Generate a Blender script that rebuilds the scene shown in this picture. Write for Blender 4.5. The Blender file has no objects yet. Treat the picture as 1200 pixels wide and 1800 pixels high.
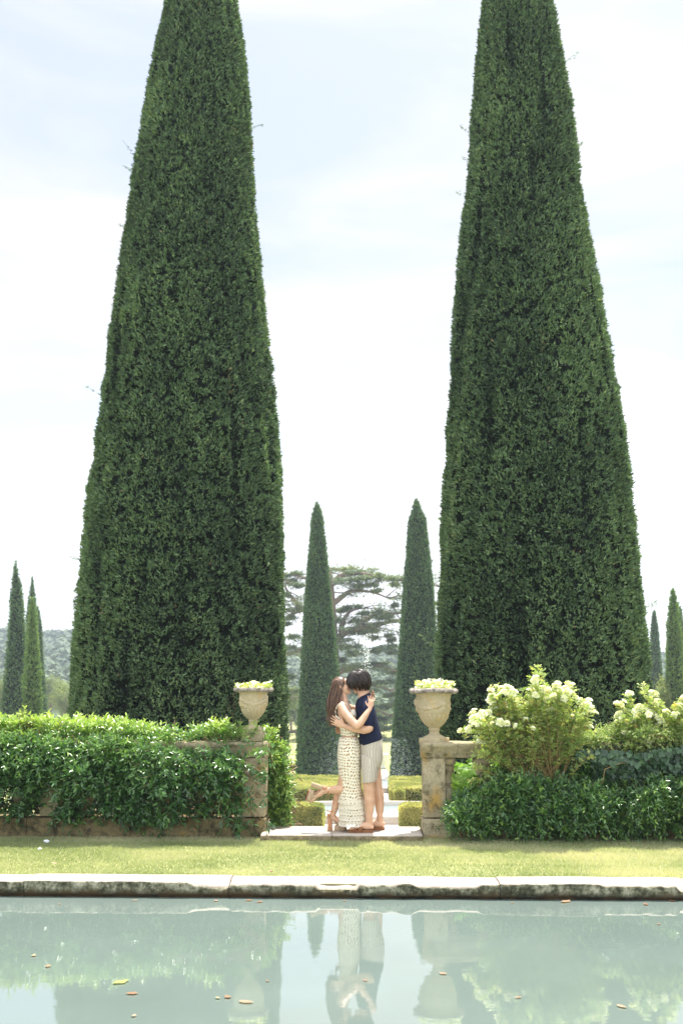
import bpy, math, random
import numpy as np
from mathutils import Vector, Matrix
random.seed(7)
RNG = np.random.default_rng(11)
sc = bpy.context.scene
R = math.radians

# ------------------------------------------------------------------ camera
F = 1740.0
CAM = Vector((0.341, 0.0, 1.63))
PITCH = math.atan(322 / F)
YAW = R(1.81)
cd = bpy.data.cameras.new("camera")
cam = bpy.data.objects.new("camera", cd)
sc.collection.objects.link(cam)
cam.location = CAM
cam.rotation_euler = (R(90) + PITCH, 0, YAW)
cd.sensor_fit = 'VERTICAL'
cd.sensor_height = 36.0
cd.lens = 36.0 * F / 1800
cd.clip_start = 0.05
cd.clip_end = 5000
cd.dof.use_dof = True
cd.dof.focus_distance = 11.1
cd.dof.aperture_fstop = 2.8
sc.camera = cam

# ------------------------------------------------------------------ world + sun
SUN_EL, SUN_AZ = R(70), R(22)          # azimuth from +Y towards +X
w = bpy.data.worlds.new("World")
sc.world = w
w.use_nodes = True
nt = w.node_tree
for n in list(nt.nodes):
    nt.nodes.remove(n)
N = nt.nodes.new
out = N('ShaderNodeOutputWorld')
bg = N('ShaderNodeBackground')
sky = N('ShaderNodeTexSky')
sky.sky_type = 'NISHITA'
sky.sun_disc = False
sky.sun_elevation = SUN_EL
sky.sun_rotation = SUN_AZ
sky.air_density = 1.0
sky.dust_density = 1.5
tc = N('ShaderNodeTexCoord')
mp = N('ShaderNodeMapping')
mp.inputs['Scale'].default_value = (1.0, 1.0, 4.2)
mp.inputs['Rotation'].default_value = (0.25, 0.3, 0.4)
mp.inputs['Location'].default_value = (0.3, 1.1, 0.2)
nz = N('ShaderNodeTexNoise')
nz.inputs['Scale'].default_value = 2.3
nz.inputs['Detail'].default_value = 6
nz.inputs['Roughness'].default_value = 0.55
nz.inputs['Distortion'].default_value = 0.5
cr = N('ShaderNodeValToRGB')
cr.color_ramp.elements[0].position = 0.38
cr.color_ramp.elements[0].color = (0.5, 0.5, 0.5, 1)
cr.color_ramp.elements[1].position = 0.56
cr.color_ramp.elements[1].color = (1, 1, 1, 1)
mx = N('ShaderNodeMixRGB')
mx.inputs['Color2'].default_value = (4.45, 4.5, 4.6, 1)   # thin bright cloud
L = nt.links.new
L(tc.outputs['Generated'], mp.inputs['Vector'])
L(mp.outputs['Vector'], nz.inputs['Vector'])
L(nz.outputs['Fac'], cr.inputs['Fac'])
L(cr.outputs['Color'], mx.inputs['Fac'])
L(sky.outputs['Color'], mx.inputs['Color1'])
# sky brightened overhead and behind the camera, added as fill light for shaded fronts
sep = N('ShaderNodeSeparateXYZ'); L(tc.outputs['Generated'], sep.inputs[0])
mr = N('ShaderNodeMapRange'); mr.inputs[1].default_value = 0.2; mr.inputs[2].default_value = -0.6
mr.inputs[3].default_value = 1.0; mr.inputs[4].default_value = 2.1
L(sep.outputs['Y'], mr.inputs[0])
mz = N('ShaderNodeMapRange'); mz.inputs[1].default_value = 0.72; mz.inputs[2].default_value = 0.95
mz.inputs[3].default_value = 1.0; mz.inputs[4].default_value = 1.7
L(sep.outputs['Z'], mz.inputs[0])
ml = N('ShaderNodeMapRange'); ml.inputs[1].default_value = 0.38; ml.inputs[2].default_value = 0.05
ml.inputs[3].default_value = 1.0; ml.inputs[4].default_value = 1.45        # added boost towards the horizon, brightens the water reflection
L(sep.outputs['Z'], ml.inputs[0])
mk = N('ShaderNodeMath'); mk.operation = 'MULTIPLY'; L(mz.outputs[0], mk.inputs[0]); L(ml.outputs[0], mk.inputs[1])
mq = N('ShaderNodeMath'); mq.operation = 'MULTIPLY'; L(mr.outputs[0], mq.inputs[0]); L(mk.outputs[0], mq.inputs[1])
vs_ = N('ShaderNodeVectorMath'); vs_.operation = 'SCALE'
L(mx.outputs['Color'], vs_.inputs[0]); L(mq.outputs[0], vs_.inputs['Scale'])
L(vs_.outputs[0], bg.inputs['Color'])
bg.inputs['Strength'].default_value = 0.085
L(bg.outputs['Background'], out.inputs['Surface'])

sd = bpy.data.lights.new("sun", 'SUN')
sun = bpy.data.objects.new("sun", sd)
sc.collection.objects.link(sun)
sd.energy = 4.2
sd.angle = R(0.6)
sd.color = (1.0, 0.955, 0.88)
tosun = Vector((math.cos(SUN_EL) * math.sin(SUN_AZ), math.cos(SUN_EL) * math.cos(SUN_AZ), math.sin(SUN_EL)))
sun.rotation_euler = tosun.to_track_quat('Z', 'Y').to_euler()
sun.location = (0, 0, 30)

sc.view_settings.view_transform = 'Standard'
sc.view_settings.look = 'None'
sc.view_settings.gamma = 1
sc.view_settings.exposure = 1.35

# ------------------------------------------------------------------ pixel -> place helpers (photo pixels, 1200x1800)
def ray(px, py):
    r = (px - 600) / F
    u = (900 - py) / F
    x = r
    y = math.cos(PITCH) - u * math.sin(PITCH)
    z = math.sin(PITCH) + u * math.cos(PITCH)
    return Vector((x * math.cos(YAW) - y * math.sin(YAW), x * math.sin(YAW) + y * math.cos(YAW), z))
def PY(px, py, Y):
    d = ray(px, py)
    return CAM + d * (Y / d.y)
def PZ(px, py, Z):
    d = ray(px, py)
    return CAM + d * ((Z - CAM.z) / d.z)

# ------------------------------------------------------------------ object helpers
def tag(o, label=None, cat=None, group=None, kind=None):
    if label: o['label'] = label
    if cat: o['category'] = cat
    if group: o['group'] = group
    if kind: o['kind'] = kind
    return o
def thing(name, label, cat, loc=(0, 0, 0), group=None):
    o = bpy.data.objects.new(name, None)
    o.empty_display_size = 0.2
    sc.collection.objects.link(o)
    o.location = loc
    return tag(o, label, cat, group)
def link_mesh(name, me, mat, parent=None):
    o = bpy.data.objects.new(name, me)
    sc.collection.objects.link(o)
    if mat is not None and not me.materials:
        me.materials.append(mat)
    if parent is not None:
        o.parent = parent
        o.matrix_parent_inverse = Matrix.Translation(-Vector(parent.location)) if parent.type == 'EMPTY' and parent.parent is None else Matrix.Identity(4)
    return o
def np_mesh(name, V, faces_flat, sizes, tint=None, smooth=False, uv=None):
    """V (n,3); faces_flat loop vertex ids; sizes loops per face"""
    V = np.asarray(V, dtype=np.float32)
    faces_flat = np.asarray(faces_flat, dtype=np.int32)
    sizes = np.asarray(sizes, dtype=np.int32)
    me = bpy.data.meshes.new(name)
    me.vertices.add(len(V)); me.vertices.foreach_set('co', V.ravel())
    me.loops.add(len(faces_flat)); me.loops.foreach_set('vertex_index', faces_flat)
    me.polygons.add(len(sizes))
    st = np.zeros(len(sizes), dtype=np.int32); st[1:] = np.cumsum(sizes)[:-1]
    me.polygons.foreach_set('loop_start', st)
    me.polygons.foreach_set('loop_total', sizes)
    if smooth:
        me.polygons.foreach_set('use_smooth', np.ones(len(sizes), dtype=bool))
    if tint is not None:
        a = me.attributes.new('tint', 'FLOAT', 'POINT')
        a.data.foreach_set('value', np.asarray(tint, dtype=np.float32))
    if uv is not None:
        u = me.uv_layers.new(name='UVMap')
        u.data.foreach_set('uv', np.asarray(uv, dtype=np.float32)[faces_flat].ravel())
    me.update(calc_edges=True)
    return me

# value noise -------------------------------------------------------
def _h(i, j, k, s):
    n = (i * 374761393 + j * 668265263 + k * 2147483647 + s * 974634777) & 0xFFFFFFFF
    n = ((n ^ (n >> 13)) * 1274126177) & 0xFFFFFFFF
    return ((n ^ (n >> 16)) & 0xFFFF) / 65535.0
def vnoise(P, seed=0):
    P = np.asarray(P, dtype=np.float64)
    I = np.floor(P).astype(np.int64); f = P - I
    f = f * f * (3 - 2 * f)
    r = 0
    for a in (0, 1):
        wa = f[:, 0] if a else 1 - f[:, 0]
        for b in (0, 1):
            wb = f[:, 1] if b else 1 - f[:, 1]
            for c in (0, 1):
                wc = f[:, 2] if c else 1 - f[:, 2]
                r = r + wa * wb * wc * _h(I[:, 0] + a, I[:, 1] + b, I[:, 2] + c, seed)
    return r
def fbm(P, seed=0, o=3):
    P = np.asarray(P, dtype=np.float64)
    r = 0; a = 0.5; t = 0
    for i in range(o):
        r = r + a * vnoise(P * (2 ** i), seed + i * 17); t += a; a *= 0.5
    return r / t
def unit(a):
    return a / np.maximum(np.linalg.norm(a, axis=1, keepdims=True), 1e-9)

# mesh builder with lofts, tubes, ellipsoids, boxes ------------------
class MB:
    def __init__(s): s.v = []; s.f = []; s.uv = []
    def add(s, V, Fc, uv=None):
        b = len(s.v)
        s.v += [tuple(v) for v in V]
        s.uv += [tuple(u) for u in uv] if uv is not None else [(0, 0)] * len(V)
        s.f += [tuple(i + b for i in f) for f in Fc]
    def rings(s, rings, cap=True, close=True, uvs=None):
        n = len(rings[0]); V = [p for r in rings for p in r]; Fc = []
        for i in range(len(rings) - 1):
            for j in range(n if close else n - 1):
                k = (j + 1) % n
                Fc.append((i * n + j, i * n + k, (i + 1) * n + k, (i + 1) * n + j))
        if cap:
            Fc.append(tuple(range(n - 1, -1, -1)))
            Fc.append(tuple((len(rings) - 1) * n + j for j in range(n)))
        s.add(V, Fc, uvs)
    def tube(s, pts, rad, seg=10, hint=(0, 1, 0), flat=1.0, round_ends=True):
        """rad: list of r or (rx, ry); rx along hint axis"""
        pts = [Vector(p) for p in pts]
        rad = [(r, r * flat) if not isinstance(r, (tuple, list)) else r for r in rad]
        if round_ends:
            d0 = (pts[0] - pts[1]).normalized(); d1 = (pts[-1] - pts[-2]).normalized()
            a, b = rad[0], rad[-1]; ma, mb = min(a), min(b)
            pts = [pts[0] + d0 * ma * .95, pts[0] + d0 * ma * .7] + pts + [pts[-1] + d1 * mb * .7, pts[-1] + d1 * mb * .95]
            rad = [(a[0] * .3, a[1] * .3), (a[0] * .72, a[1] * .72)] + rad + [(b[0] * .72, b[1] * .72), (b[0] * .3, b[1] * .3)]
        rs = []
        h0 = Vector(hint)
        for i, p in enumerate(pts):
            t = (pts[min(i + 1, len(pts) - 1)] - pts[max(i - 1, 0)])
            t = t.normalized() if t.length > 1e-9 else Vector((0, 0, 1))
            u = h0 - t * h0.dot(t)
            if u.length < 0.15:
                u = Vector((1, 0, 0.01)) - t * t.x
            u.normalize(); v = t.cross(u)
            rs.append([p + u * (rad[i][0] * math.cos(2 * math.pi * j / seg)) + v * (rad[i][1] * math.sin(2 * math.pi * j / seg)) for j in range(seg)])
        s.rings(rs)
    def ell(s, c, r, rot=None, n=14, m=10):
        c = Vector(c); rs = []
        for i in range(m + 1):
            ph = math.pi * (i + .001) / (m + .002)
            ring = []
            for j in range(n):
                th = 2 * math.pi * j / n
                q = Vector((r[0] * math.sin(ph) * math.cos(th), r[1] * math.sin(ph) * math.sin(th), r[2] * math.cos(ph)))
                if rot: q = rot @ q
                ring.append(c + q)
            rs.append(ring)
        s.rings(rs[::-1])
    def box(s, c, d, rot=None):
        c = Vector(c); V = []
        for z in (-1, 1):
            for y in (-1, 1):
                for x in (-1, 1):
                    q = Vector((x * d[0] / 2, y * d[1] / 2, z * d[2] / 2))
                    V.append(c + (rot @ q if rot else q))
        s.add(V, [(0, 2, 3, 1), (4, 5, 7, 6), (0, 1, 5, 4), (2, 6, 7, 3), (0, 4, 6, 2), (1, 3, 7, 5)])
    def mesh(s, name, smooth=True):
        fl = [i for f in s.f for i in f]
        return np_mesh(name, s.v, fl, [len(f) for f in s.f], smooth=smooth, uv=s.uv)
def build(mb, name, mat, parent=None, smooth=True, remesh=0, smooths=0, factor=.5, bevel=0):
    me = mb.mesh(name, smooth)
    o = link_mesh(name, me, mat, parent)
    if bevel:
        m = o.modifiers.new('b', 'BEVEL'); m.width = bevel; m.segments = 2
        bake(o)
    if remesh:
        m = o.modifiers.new('r', 'REMESH'); m.mode = 'VOXEL'; m.voxel_size = remesh; m.use_smooth_shade = True
        if smooths:
            m = o.modifiers.new('s', 'SMOOTH'); m.factor = factor; m.iterations = smooths
        bake(o)
        if mat is not None and not o.data.materials: o.data.materials.append(mat)
    return o
def bake(o):
    dg = bpy.context.evaluated_depsgraph_get()
    dg.update()
    me = bpy.data.meshes.new_from_object(o.evaluated_get(dg))
    me.name = o.name
    o.modifiers.clear()
    o.data = me
def rough(o, amp, scale, seed=0, amp2=0, scale2=0):
    """displace vertices along normals with value noise"""
    me = o.data; n = len(me.vertices)
    co = np.empty(n * 3, dtype=np.float32); me.vertices.foreach_get('co', co); co = co.reshape(-1, 3)
    no = np.empty(n * 3, dtype=np.float32); me.vertex_normals.foreach_get('vector', no); no = no.reshape(-1, 3)
    d = (fbm(co * scale + 50, seed) - .5) * 2 * amp
    if amp2: d = d + (fbm(co * scale2 + 90, seed + 3) - .5) * 2 * amp2
    co = co + no * d[:, None].astype(np.float32)
    me.vertices.foreach_set('co', co.ravel()); me.update()

# leaves -------------------------------------------------------------
def leaf_mesh(name, P, D, Nn, Ln, W, tint, kind='leaf', fold=.22, droop=.12):
    """many leaf blades; returns mesh. P base points, D dirs, Nn normals"""
    n = len(P)
    D = unit(D); S = unit(np.cross(D, Nn)); N2 = np.cross(S, D)
    Ln = np.asarray(Ln).reshape(-1, 1) * np.ones((n, 1)); W = np.asarray(W).reshape(-1, 1) * np.ones((n, 1))
    if kind == 'leaf':
        r1 = P + D * Ln * .28 + S * W * .48 + N2 * W * fold
        r2 = P + D * Ln * .68 + S * W * .40 + N2 * (W * fold - Ln * droop * .4)
        l1 = P + D * Ln * .28 - S * W * .48 + N2 * W * fold
        l2 = P + D * Ln * .68 - S * W * .40 + N2 * (W * fold - Ln * droop * .4)
        t = P + D * Ln - N2 * Ln * droop
        V = np.stack([P, r1, r2, t, l2, l1], 1).reshape(-1, 3)
        b = np.arange(n)[:, None] * 6
        Fc = (b + np.array([[0, 1, 2, 3, 0, 3, 4, 5]])).ravel()
        sizes = np.full(2 * n, 4); k = 6
    elif kind == 'spray':     # rhombus pair
        r = P + D * Ln * .45 + S * W * .5 + N2 * W * fold
        l = P + D * Ln * .45 - S * W * .5 + N2 * W * fold
        t = P + D * Ln
        V = np.stack([P, r, t, l], 1).reshape(-1, 3)
        b = np.arange(n)[:, None] * 4
        Fc = (b + np.array([[0, 1, 2, 0, 2, 3]])).ravel()
        sizes = np.full(2 * n, 3); k = 4
    else:                     # blade: one triangle
        r = P + S * W * .5; l = P - S * W * .5; t = P + D * Ln
        V = np.stack([l, r, t], 1).reshape(-1, 3)
        Fc = np.arange(3 * n); sizes = np.full(n, 3); k = 3
    T = np.repeat(np.asarray(tint) * np.ones(n), k)
    return np_mesh(name, V, Fc, sizes, tint=T)

# ------------------------------------------------------------------ materials
MATS = {}
def mat(name):
    m = bpy.data.materials.new(name); m.use_nodes = True
    b = m.node_tree.nodes['Principled BSDF']; MATS[name] = m
    return m, m.node_tree, b
def simple(name, col, rough_=.6, metallic=0, spec=.5):
    m, t, b = mat(name)
    b.inputs['Base Color'].default_value = (*col, 1); b.inputs['Roughness'].default_value = rough_
    b.inputs['Metallic'].default_value = metallic
    b.inputs['Specular IOR Level'].default_value = spec
    return m
def ramp(t, stops):
    r = t.nodes.new('ShaderNodeValToRGB'); e = r.color_ramp.elements
    e[0].position, e[0].color = stops[0][0], (*stops[0][1], 1)
    e[1].position, e[1].color = stops[-1][0], (*stops[-1][1], 1)
    for p_, c in stops[1:-1]:
        x = e.new(p_); x.color = (*c, 1)
    return r
def noise(t, scale, detail=4, vec=None, rough_=.55, dist=0):
    n = t.nodes.new('ShaderNodeTexNoise'); n.inputs['Scale'].default_value = scale
    n.inputs['Detail'].default_value = detail; n.inputs['Roughness'].default_value = rough_
    n.inputs['Distortion'].default_value = dist
    if vec is not None: t.links.new(vec, n.inputs['Vector'])
    return n
def coords(t, kind='Object', scale=None):
    c = t.nodes.new('ShaderNodeTexCoord')
    if scale is None: return c.outputs[kind]
    m = t.nodes.new('ShaderNodeMapping'); m.inputs['Scale'].default_value = scale
    t.links.new(c.outputs[kind], m.inputs['Vector'])
    return m.outputs['Vector']
def leafmat(name, stops, rough_=.45, trans=.35, spec=.4, tcol=1.25):
    m, t, b = mat(name)
    a = t.nodes.new('ShaderNodeAttribute'); a.attribute_name = 'tint'
    r = ramp(t, stops)
    t.links.new(a.outputs['Fac'], r.inputs['Fac'])
    t.links.new(r.outputs['Color'], b.inputs['Base Color'])
    b.inputs['Roughness'].default_value = rough_
    b.inputs['Specular IOR Level'].default_value = spec
    if trans:
        tr = t.nodes.new('ShaderNodeBsdfTranslucent')
        mul = t.nodes.new('ShaderNodeMixRGB'); mul.blend_type = 'MULTIPLY'; mul.inputs['Fac'].default_value = 1
        mul.inputs['Color2'].default_value = (tcol, tcol * 1.05, tcol * .55, 1)
        t.links.new(r.outputs['Color'], mul.inputs['Color1'])
        t.links.new(mul.outputs['Color'], tr.inputs['Color'])
        mix = t.nodes.new('ShaderNodeMixShader'); mix.inputs['Fac'].default_value = trans
        o = t.nodes['Material Output']
        t.links.new(b.outputs[0], mix.inputs[1]); t.links.new(tr.outputs[0], mix.inputs[2])
        t.links.new(mix.outputs[0], o.inputs['Surface'])
    return m
def stonemat(name, base, dark, ochre, scale=1.0, darkamt=.5, ochreamt=.62, bump=.5):
    m, t, b = mat(name); co = coords(t)
    n1 = noise(t, 3.2 * scale, 8, co, .65)
    n2 = noise(t, 7 * scale, 10, co, .7, .3)
    n3 = noise(t, 38 * scale, 6, co, .7)
    r1 = ramp(t, [(.35, [c * .8 for c in base]), (.65, [min(1, c * 1.15) for c in base])])
    t.links.new(n3.outputs['Fac'], r1.inputs['Fac'])
    r2 = ramp(t, [(ochreamt - .06, (0, 0, 0)), (ochreamt + .08, (1, 1, 1))])
    t.links.new(n1.outputs['Fac'], r2.inputs['Fac'])
    m1 = t.nodes.new('ShaderNodeMixRGB'); m1.inputs['Color2'].default_value = (*ochre, 1)
    t.links.new(r2.outputs['Color'], m1.inputs['Fac']); t.links.new(r1.outputs['Color'], m1.inputs['Color1'])
    r3 = ramp(t, [(darkamt - .05, (0, 0, 0)), (darkamt + .1, (1, 1, 1))])
    t.links.new(n2.outputs['Fac'], r3.inputs['Fac'])
    m2 = t.nodes.new('ShaderNodeMixRGB'); m2.inputs['Color2'].default_value = (*dark, 1)
    t.links.new(r3.outputs['Color'], m2.inputs['Fac']); t.links.new(m1.outputs['Color'], m2.inputs['Color1'])
    t.links.new(m2.outputs['Color'], b.inputs['Base Color'])
    b.inputs['Roughness'].default_value = .92; b.inputs['Specular IOR Level'].default_value = .2
    bp = t.nodes.new('ShaderNodeBump'); bp.inputs['Strength'].default_value = bump; bp.inputs['Distance'].default_value = .02
    mm = t.nodes.new('ShaderNodeMath'); mm.operation = 'ADD'
    t.links.new(n3.outputs['Fac'], mm.inputs[0]); t.links.new(n2.outputs['Fac'], mm.inputs[1])
    t.links.new(mm.outputs[0], bp.inputs['Height']); t.links.new(bp.outputs['Normal'], b.inputs['Normal'])
    return m

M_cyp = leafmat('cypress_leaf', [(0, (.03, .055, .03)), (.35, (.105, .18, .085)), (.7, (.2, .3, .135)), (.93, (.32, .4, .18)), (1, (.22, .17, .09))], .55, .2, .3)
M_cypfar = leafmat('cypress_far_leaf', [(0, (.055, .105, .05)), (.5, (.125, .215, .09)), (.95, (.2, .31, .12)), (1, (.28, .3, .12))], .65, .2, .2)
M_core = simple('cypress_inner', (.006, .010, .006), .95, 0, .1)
M_bark = simple('bark', (.16, .12, .09), .9)
M_twig = simple('twig', (.2, .14, .07), .8)
M_rosestem = simple('rose_stem', (.24, .17, .06), .6)
M_jas = leafmat('jasmine_leaf', [(0, (.03, .08, .03)), (.35, (.07, .17, .045)), (.65, (.17, .31, .06)), (1, (.42, .54, .12))], .3, .32, .7)
M_rose = leafmat('rose_leaf', [(0, (.12, .22, .07)), (.5, (.3, .4, .13)), (.93, (.55, .58, .22)), (1, (.5, .32, .1))], .45, .45, .35)
M_ivy = leafmat('ivy_leaf', [(0, (.02, .05, .025)), (.6, (.05, .11, .045)), (1, (.1, .18, .06))], .35, .2, .5)
M_vine = leafmat('vine_leaf', [(0, (.15, .3, .06)), (1, (.3, .45, .1))], .5, .5, .3)
M_box = leafmat('box_leaf', [(0, (.16, .21, .07)), (.5, (.4, .38, .14)), (1, (.58, .53, .26))], .5, .45, .35, 1.5)
M_cedar = leafmat('cedar_needles', [(0, (.08, .12, .08)), (.5, (.17, .22, .13)), (1, (.3, .33, .17))], .7, .25, .2)
M_pale = leafmat('pale_leaf', [(0, (.1, .15, .06)), (.5, (.2, .25, .1)), (1, (.34, .36, .15))], .6, .4, .3)
M_grass = leafmat('grass_blade', [(0, (.18, .24, .09)), (.5, (.37, .41, .22)), (1, (.6, .56, .39))], .5, .4, .3)
M_petal = leafmat('petal', [(0, (.85, .72, .42)), (.3, (.92, .89, .8)), (1, (.97, .96, .94))], .6, .45, .2, 1.1)
M_stone = stonemat('balustrade_stone', (.36, .31, .2), (.1, .085, .045), (.42, .27, .08), 1, .56, .6)
M_stonedark = stonemat('plinth_stone', (.2, .16, .08), (.045, .04, .022), (.26, .18, .05), 1, .5, .62)
M_urn = stonemat('urn_stone', (.5, .42, .27), (.2, .16, .1), (.55, .38, .16), 2.2, .64, .62, .7)
M_rim = stonemat('urn_rim_stone', (.42, .37, .33), (.14, .12, .1), (.45, .36, .22), 3, .5, .66, .7)
M_slab = stonemat('slab_stone', (.5, .44, .38), (.28, .22, .16), (.5, .4, .26), 1.5, .62, .62, .4)
M_path = stonemat('path_gravel', (.66, .6, .52), (.5, .42, .33), (.6, .5, .36), 6, .66, .6, .3)

# coping: pale top, algae-dark wet face (colour belongs to the stone: dark crust below the broken edge)
def copingmat():
    m, t, b = mat('pool_coping_stone'); co = coords(t)
    g = t.nodes.new('ShaderNodeNewGeometry'); sx = t.nodes.new('ShaderNodeSeparateXYZ')
    t.links.new(g.outputs['Position'], sx.inputs[0])
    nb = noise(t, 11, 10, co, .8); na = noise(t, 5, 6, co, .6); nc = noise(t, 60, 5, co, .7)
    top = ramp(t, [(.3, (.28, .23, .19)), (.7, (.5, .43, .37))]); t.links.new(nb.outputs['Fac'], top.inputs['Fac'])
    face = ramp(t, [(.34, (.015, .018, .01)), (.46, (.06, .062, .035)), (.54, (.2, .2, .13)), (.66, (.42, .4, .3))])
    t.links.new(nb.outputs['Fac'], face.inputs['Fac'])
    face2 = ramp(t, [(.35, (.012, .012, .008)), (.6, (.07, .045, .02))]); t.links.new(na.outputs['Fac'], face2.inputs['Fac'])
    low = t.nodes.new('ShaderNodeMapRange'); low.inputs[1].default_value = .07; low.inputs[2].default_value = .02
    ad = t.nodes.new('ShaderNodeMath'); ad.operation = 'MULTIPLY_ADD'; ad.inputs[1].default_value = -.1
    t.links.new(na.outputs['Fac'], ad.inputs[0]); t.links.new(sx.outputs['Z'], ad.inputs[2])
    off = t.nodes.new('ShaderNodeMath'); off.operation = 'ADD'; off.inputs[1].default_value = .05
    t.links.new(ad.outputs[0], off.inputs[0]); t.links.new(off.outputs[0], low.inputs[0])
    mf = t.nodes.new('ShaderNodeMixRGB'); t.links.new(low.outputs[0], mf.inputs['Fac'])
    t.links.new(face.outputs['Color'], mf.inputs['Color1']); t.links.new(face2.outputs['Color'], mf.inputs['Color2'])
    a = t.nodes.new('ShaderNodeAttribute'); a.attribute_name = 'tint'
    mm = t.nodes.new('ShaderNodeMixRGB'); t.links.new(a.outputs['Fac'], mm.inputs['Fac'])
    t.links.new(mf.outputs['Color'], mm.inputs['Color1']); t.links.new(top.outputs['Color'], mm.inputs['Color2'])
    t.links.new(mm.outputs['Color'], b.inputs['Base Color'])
    b.inputs['Roughness'].default_value = .9; b.inputs['Specular IOR Level'].default_value = .25
    bp = t.nodes.new('ShaderNodeBump'); bp.inputs['Strength'].default_value = .6; bp.inputs['Distance'].default_value = .012
    t.links.new(nc.outputs['Fac'], bp.inputs['Height']); t.links.new(bp.outputs['Normal'], b.inputs['Normal'])
    return m
M_coping = copingmat()

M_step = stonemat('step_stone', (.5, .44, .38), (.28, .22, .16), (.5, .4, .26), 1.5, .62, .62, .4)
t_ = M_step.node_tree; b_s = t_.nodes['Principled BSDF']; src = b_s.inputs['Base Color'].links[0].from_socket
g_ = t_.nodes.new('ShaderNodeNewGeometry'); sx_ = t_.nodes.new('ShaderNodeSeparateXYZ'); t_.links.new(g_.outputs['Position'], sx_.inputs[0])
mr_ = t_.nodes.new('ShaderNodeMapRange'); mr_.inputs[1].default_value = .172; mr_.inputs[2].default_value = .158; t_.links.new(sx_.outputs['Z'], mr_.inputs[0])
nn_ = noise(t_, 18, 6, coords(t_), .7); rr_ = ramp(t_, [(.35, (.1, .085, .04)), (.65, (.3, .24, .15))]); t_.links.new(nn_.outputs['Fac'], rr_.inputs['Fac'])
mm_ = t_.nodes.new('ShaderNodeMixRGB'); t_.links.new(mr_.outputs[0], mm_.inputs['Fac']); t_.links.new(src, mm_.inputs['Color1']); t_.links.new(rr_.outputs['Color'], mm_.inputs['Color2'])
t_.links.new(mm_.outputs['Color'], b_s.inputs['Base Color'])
def watermat(name, col, bumps=.06, scale=(1.2, 3.0, 1), rough_=.004):
    m, t, b = mat(name)
    co = coords(t, 'Object', scale)
    n = noise(t, 2.2, 3, co, .5); n2 = noise(t, 9, 2, co, .5)
    mm = t.nodes.new('ShaderNodeMath'); mm.operation = 'MULTIPLY_ADD'; mm.inputs[1].default_value = .25
    t.links.new(n2.outputs['Fac'], mm.inputs[0]); t.links.new(n.outputs['Fac'], mm.inputs[2])
    bp = t.nodes.new('ShaderNodeBump'); bp.inputs['Strength'].default_value = bumps; bp.inputs['Distance'].default_value = .05
    t.links.new(mm.outputs[0], bp.inputs['Height']); t.links.new(bp.outputs['Normal'], b.inputs['Normal'])
    nc = noise(t, .8, 3, coords(t))
    r = ramp(t, [(.3, [c * .92 for c in col]), (.7, [c * 1.06 for c in col])]); t.links.new(nc.outputs['Fac'], r.inputs['Fac'])
    t.links.new(r.outputs['Color'], b.inputs['Base Color'])
    b.inputs['Roughness'].default_value = rough_; b.inputs['IOR'].default_value = 1.5
    return m
M_water = watermat('pool_water', (.13, .168, .15), .009)
M_water2 = watermat('basin_water', (.4, .56, .56), .25, (3, 6, 1), .05)

def groundmat(name, a, b_, s=1.5, s2=30):
    m, t, b = mat(name); co = coords(t)
    n = noise(t, s, 5, co, .6); n2 = noise(t, s2, 4, co, .7)
    mm = t.nodes.new('ShaderNodeMath'); mm.operation = 'MULTIPLY_ADD'; mm.inputs[1].default_value = .5
    t.links.new(n2.outputs['Fac'], mm.inputs[0]); t.links.new(n.outputs['Fac'], mm.inputs[2])
    r = ramp(t, [(.5, a), (1.0, b_)]); t.links.new(mm.outputs[0], r.inputs['Fac'])
    t.links.new(r.outputs['Color'], b.inputs['Base Color'])
    b.inputs['Roughness'].default_value = .95; b.inputs['Specular IOR Level'].default_value = .1
    return m
M_lawn = groundmat('lawn_soil', (.19, .215, .09), (.36, .34, .17), 1.2, 25)
M_ground = groundmat('garden_ground', (.24, .27, .1), (.38, .38, .17), .15, 4)
M_hill = groundmat('hill_slope', (.05, .08, .035), (.14, .16, .07), .02, .3)

# ------------------------------------------------------------------ ground, pool, lawn
GZ = 0.10          # upper terrace
GB = -3.55         # sunken garden beyond the balustrade
PE = 8.49                      # far edge of the pool water (front face of the coping)
def sheet(name, quads, m, kind='structure', parent=None):
    V = [v for q in quads for v in q]; Fc = list(range(len(V)))
    o = link_mesh(name, np_mesh(name, V, Fc, [4] * len(quads)), m, parent)
    if kind: o['kind'] = kind
    return o
def q(x0, y0, x1, y1, z): return [(x0, y0, z), (x1, y0, z), (x1, y1, z), (x0, y1, z)]
B = 690
TE = 12.9          # edge of the terrace
sheet('ground', [q(-B, PE + .1, B, 11.5, GZ - .004), q(-B, 11.5, -.98, TE, GZ - .004), q(.98, 11.5, B, TE, GZ - .004), q(-B, -60, B, -5, GZ - .004), q(-B, -5, -14, PE + .1, GZ - .004), q(14, -5, B, PE + .1, GZ - .004)], M_ground)
sheet('garden_ground', [q(-B, TE + .05, B, 725, GB)], M_ground)
rw = thing('retaining_wall', 'tall stone retaining wall holding the terrace above the sunken garden', 'wall', (0, TE, GB))
for a_, b_ in ((-60, -.98), (.98, 60)):
    mb = MB(); mb.box(((a_ + b_) / 2, TE + .1, (GB + GZ - .006) / 2), (b_ - a_, .3, GZ - .006 - GB)); build(mb, 'wall', M_stone, rw, False)
sheet('water', [q(-14, -5, 14, PE + .06, 0)], M_water)
sheet('pool_side', [[(-14, -5, -.3), (14, -5, -.3), (14, -5, GZ), (-14, -5, GZ)], [(-14, -5, -.3), (-14, -5, GZ), (-14, PE, GZ), (-14, PE, -.3)], [(14, -5, -.3), (14, PE, -.3), (14, PE, GZ), (14, -5, GZ)]], M_stonedark)
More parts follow.
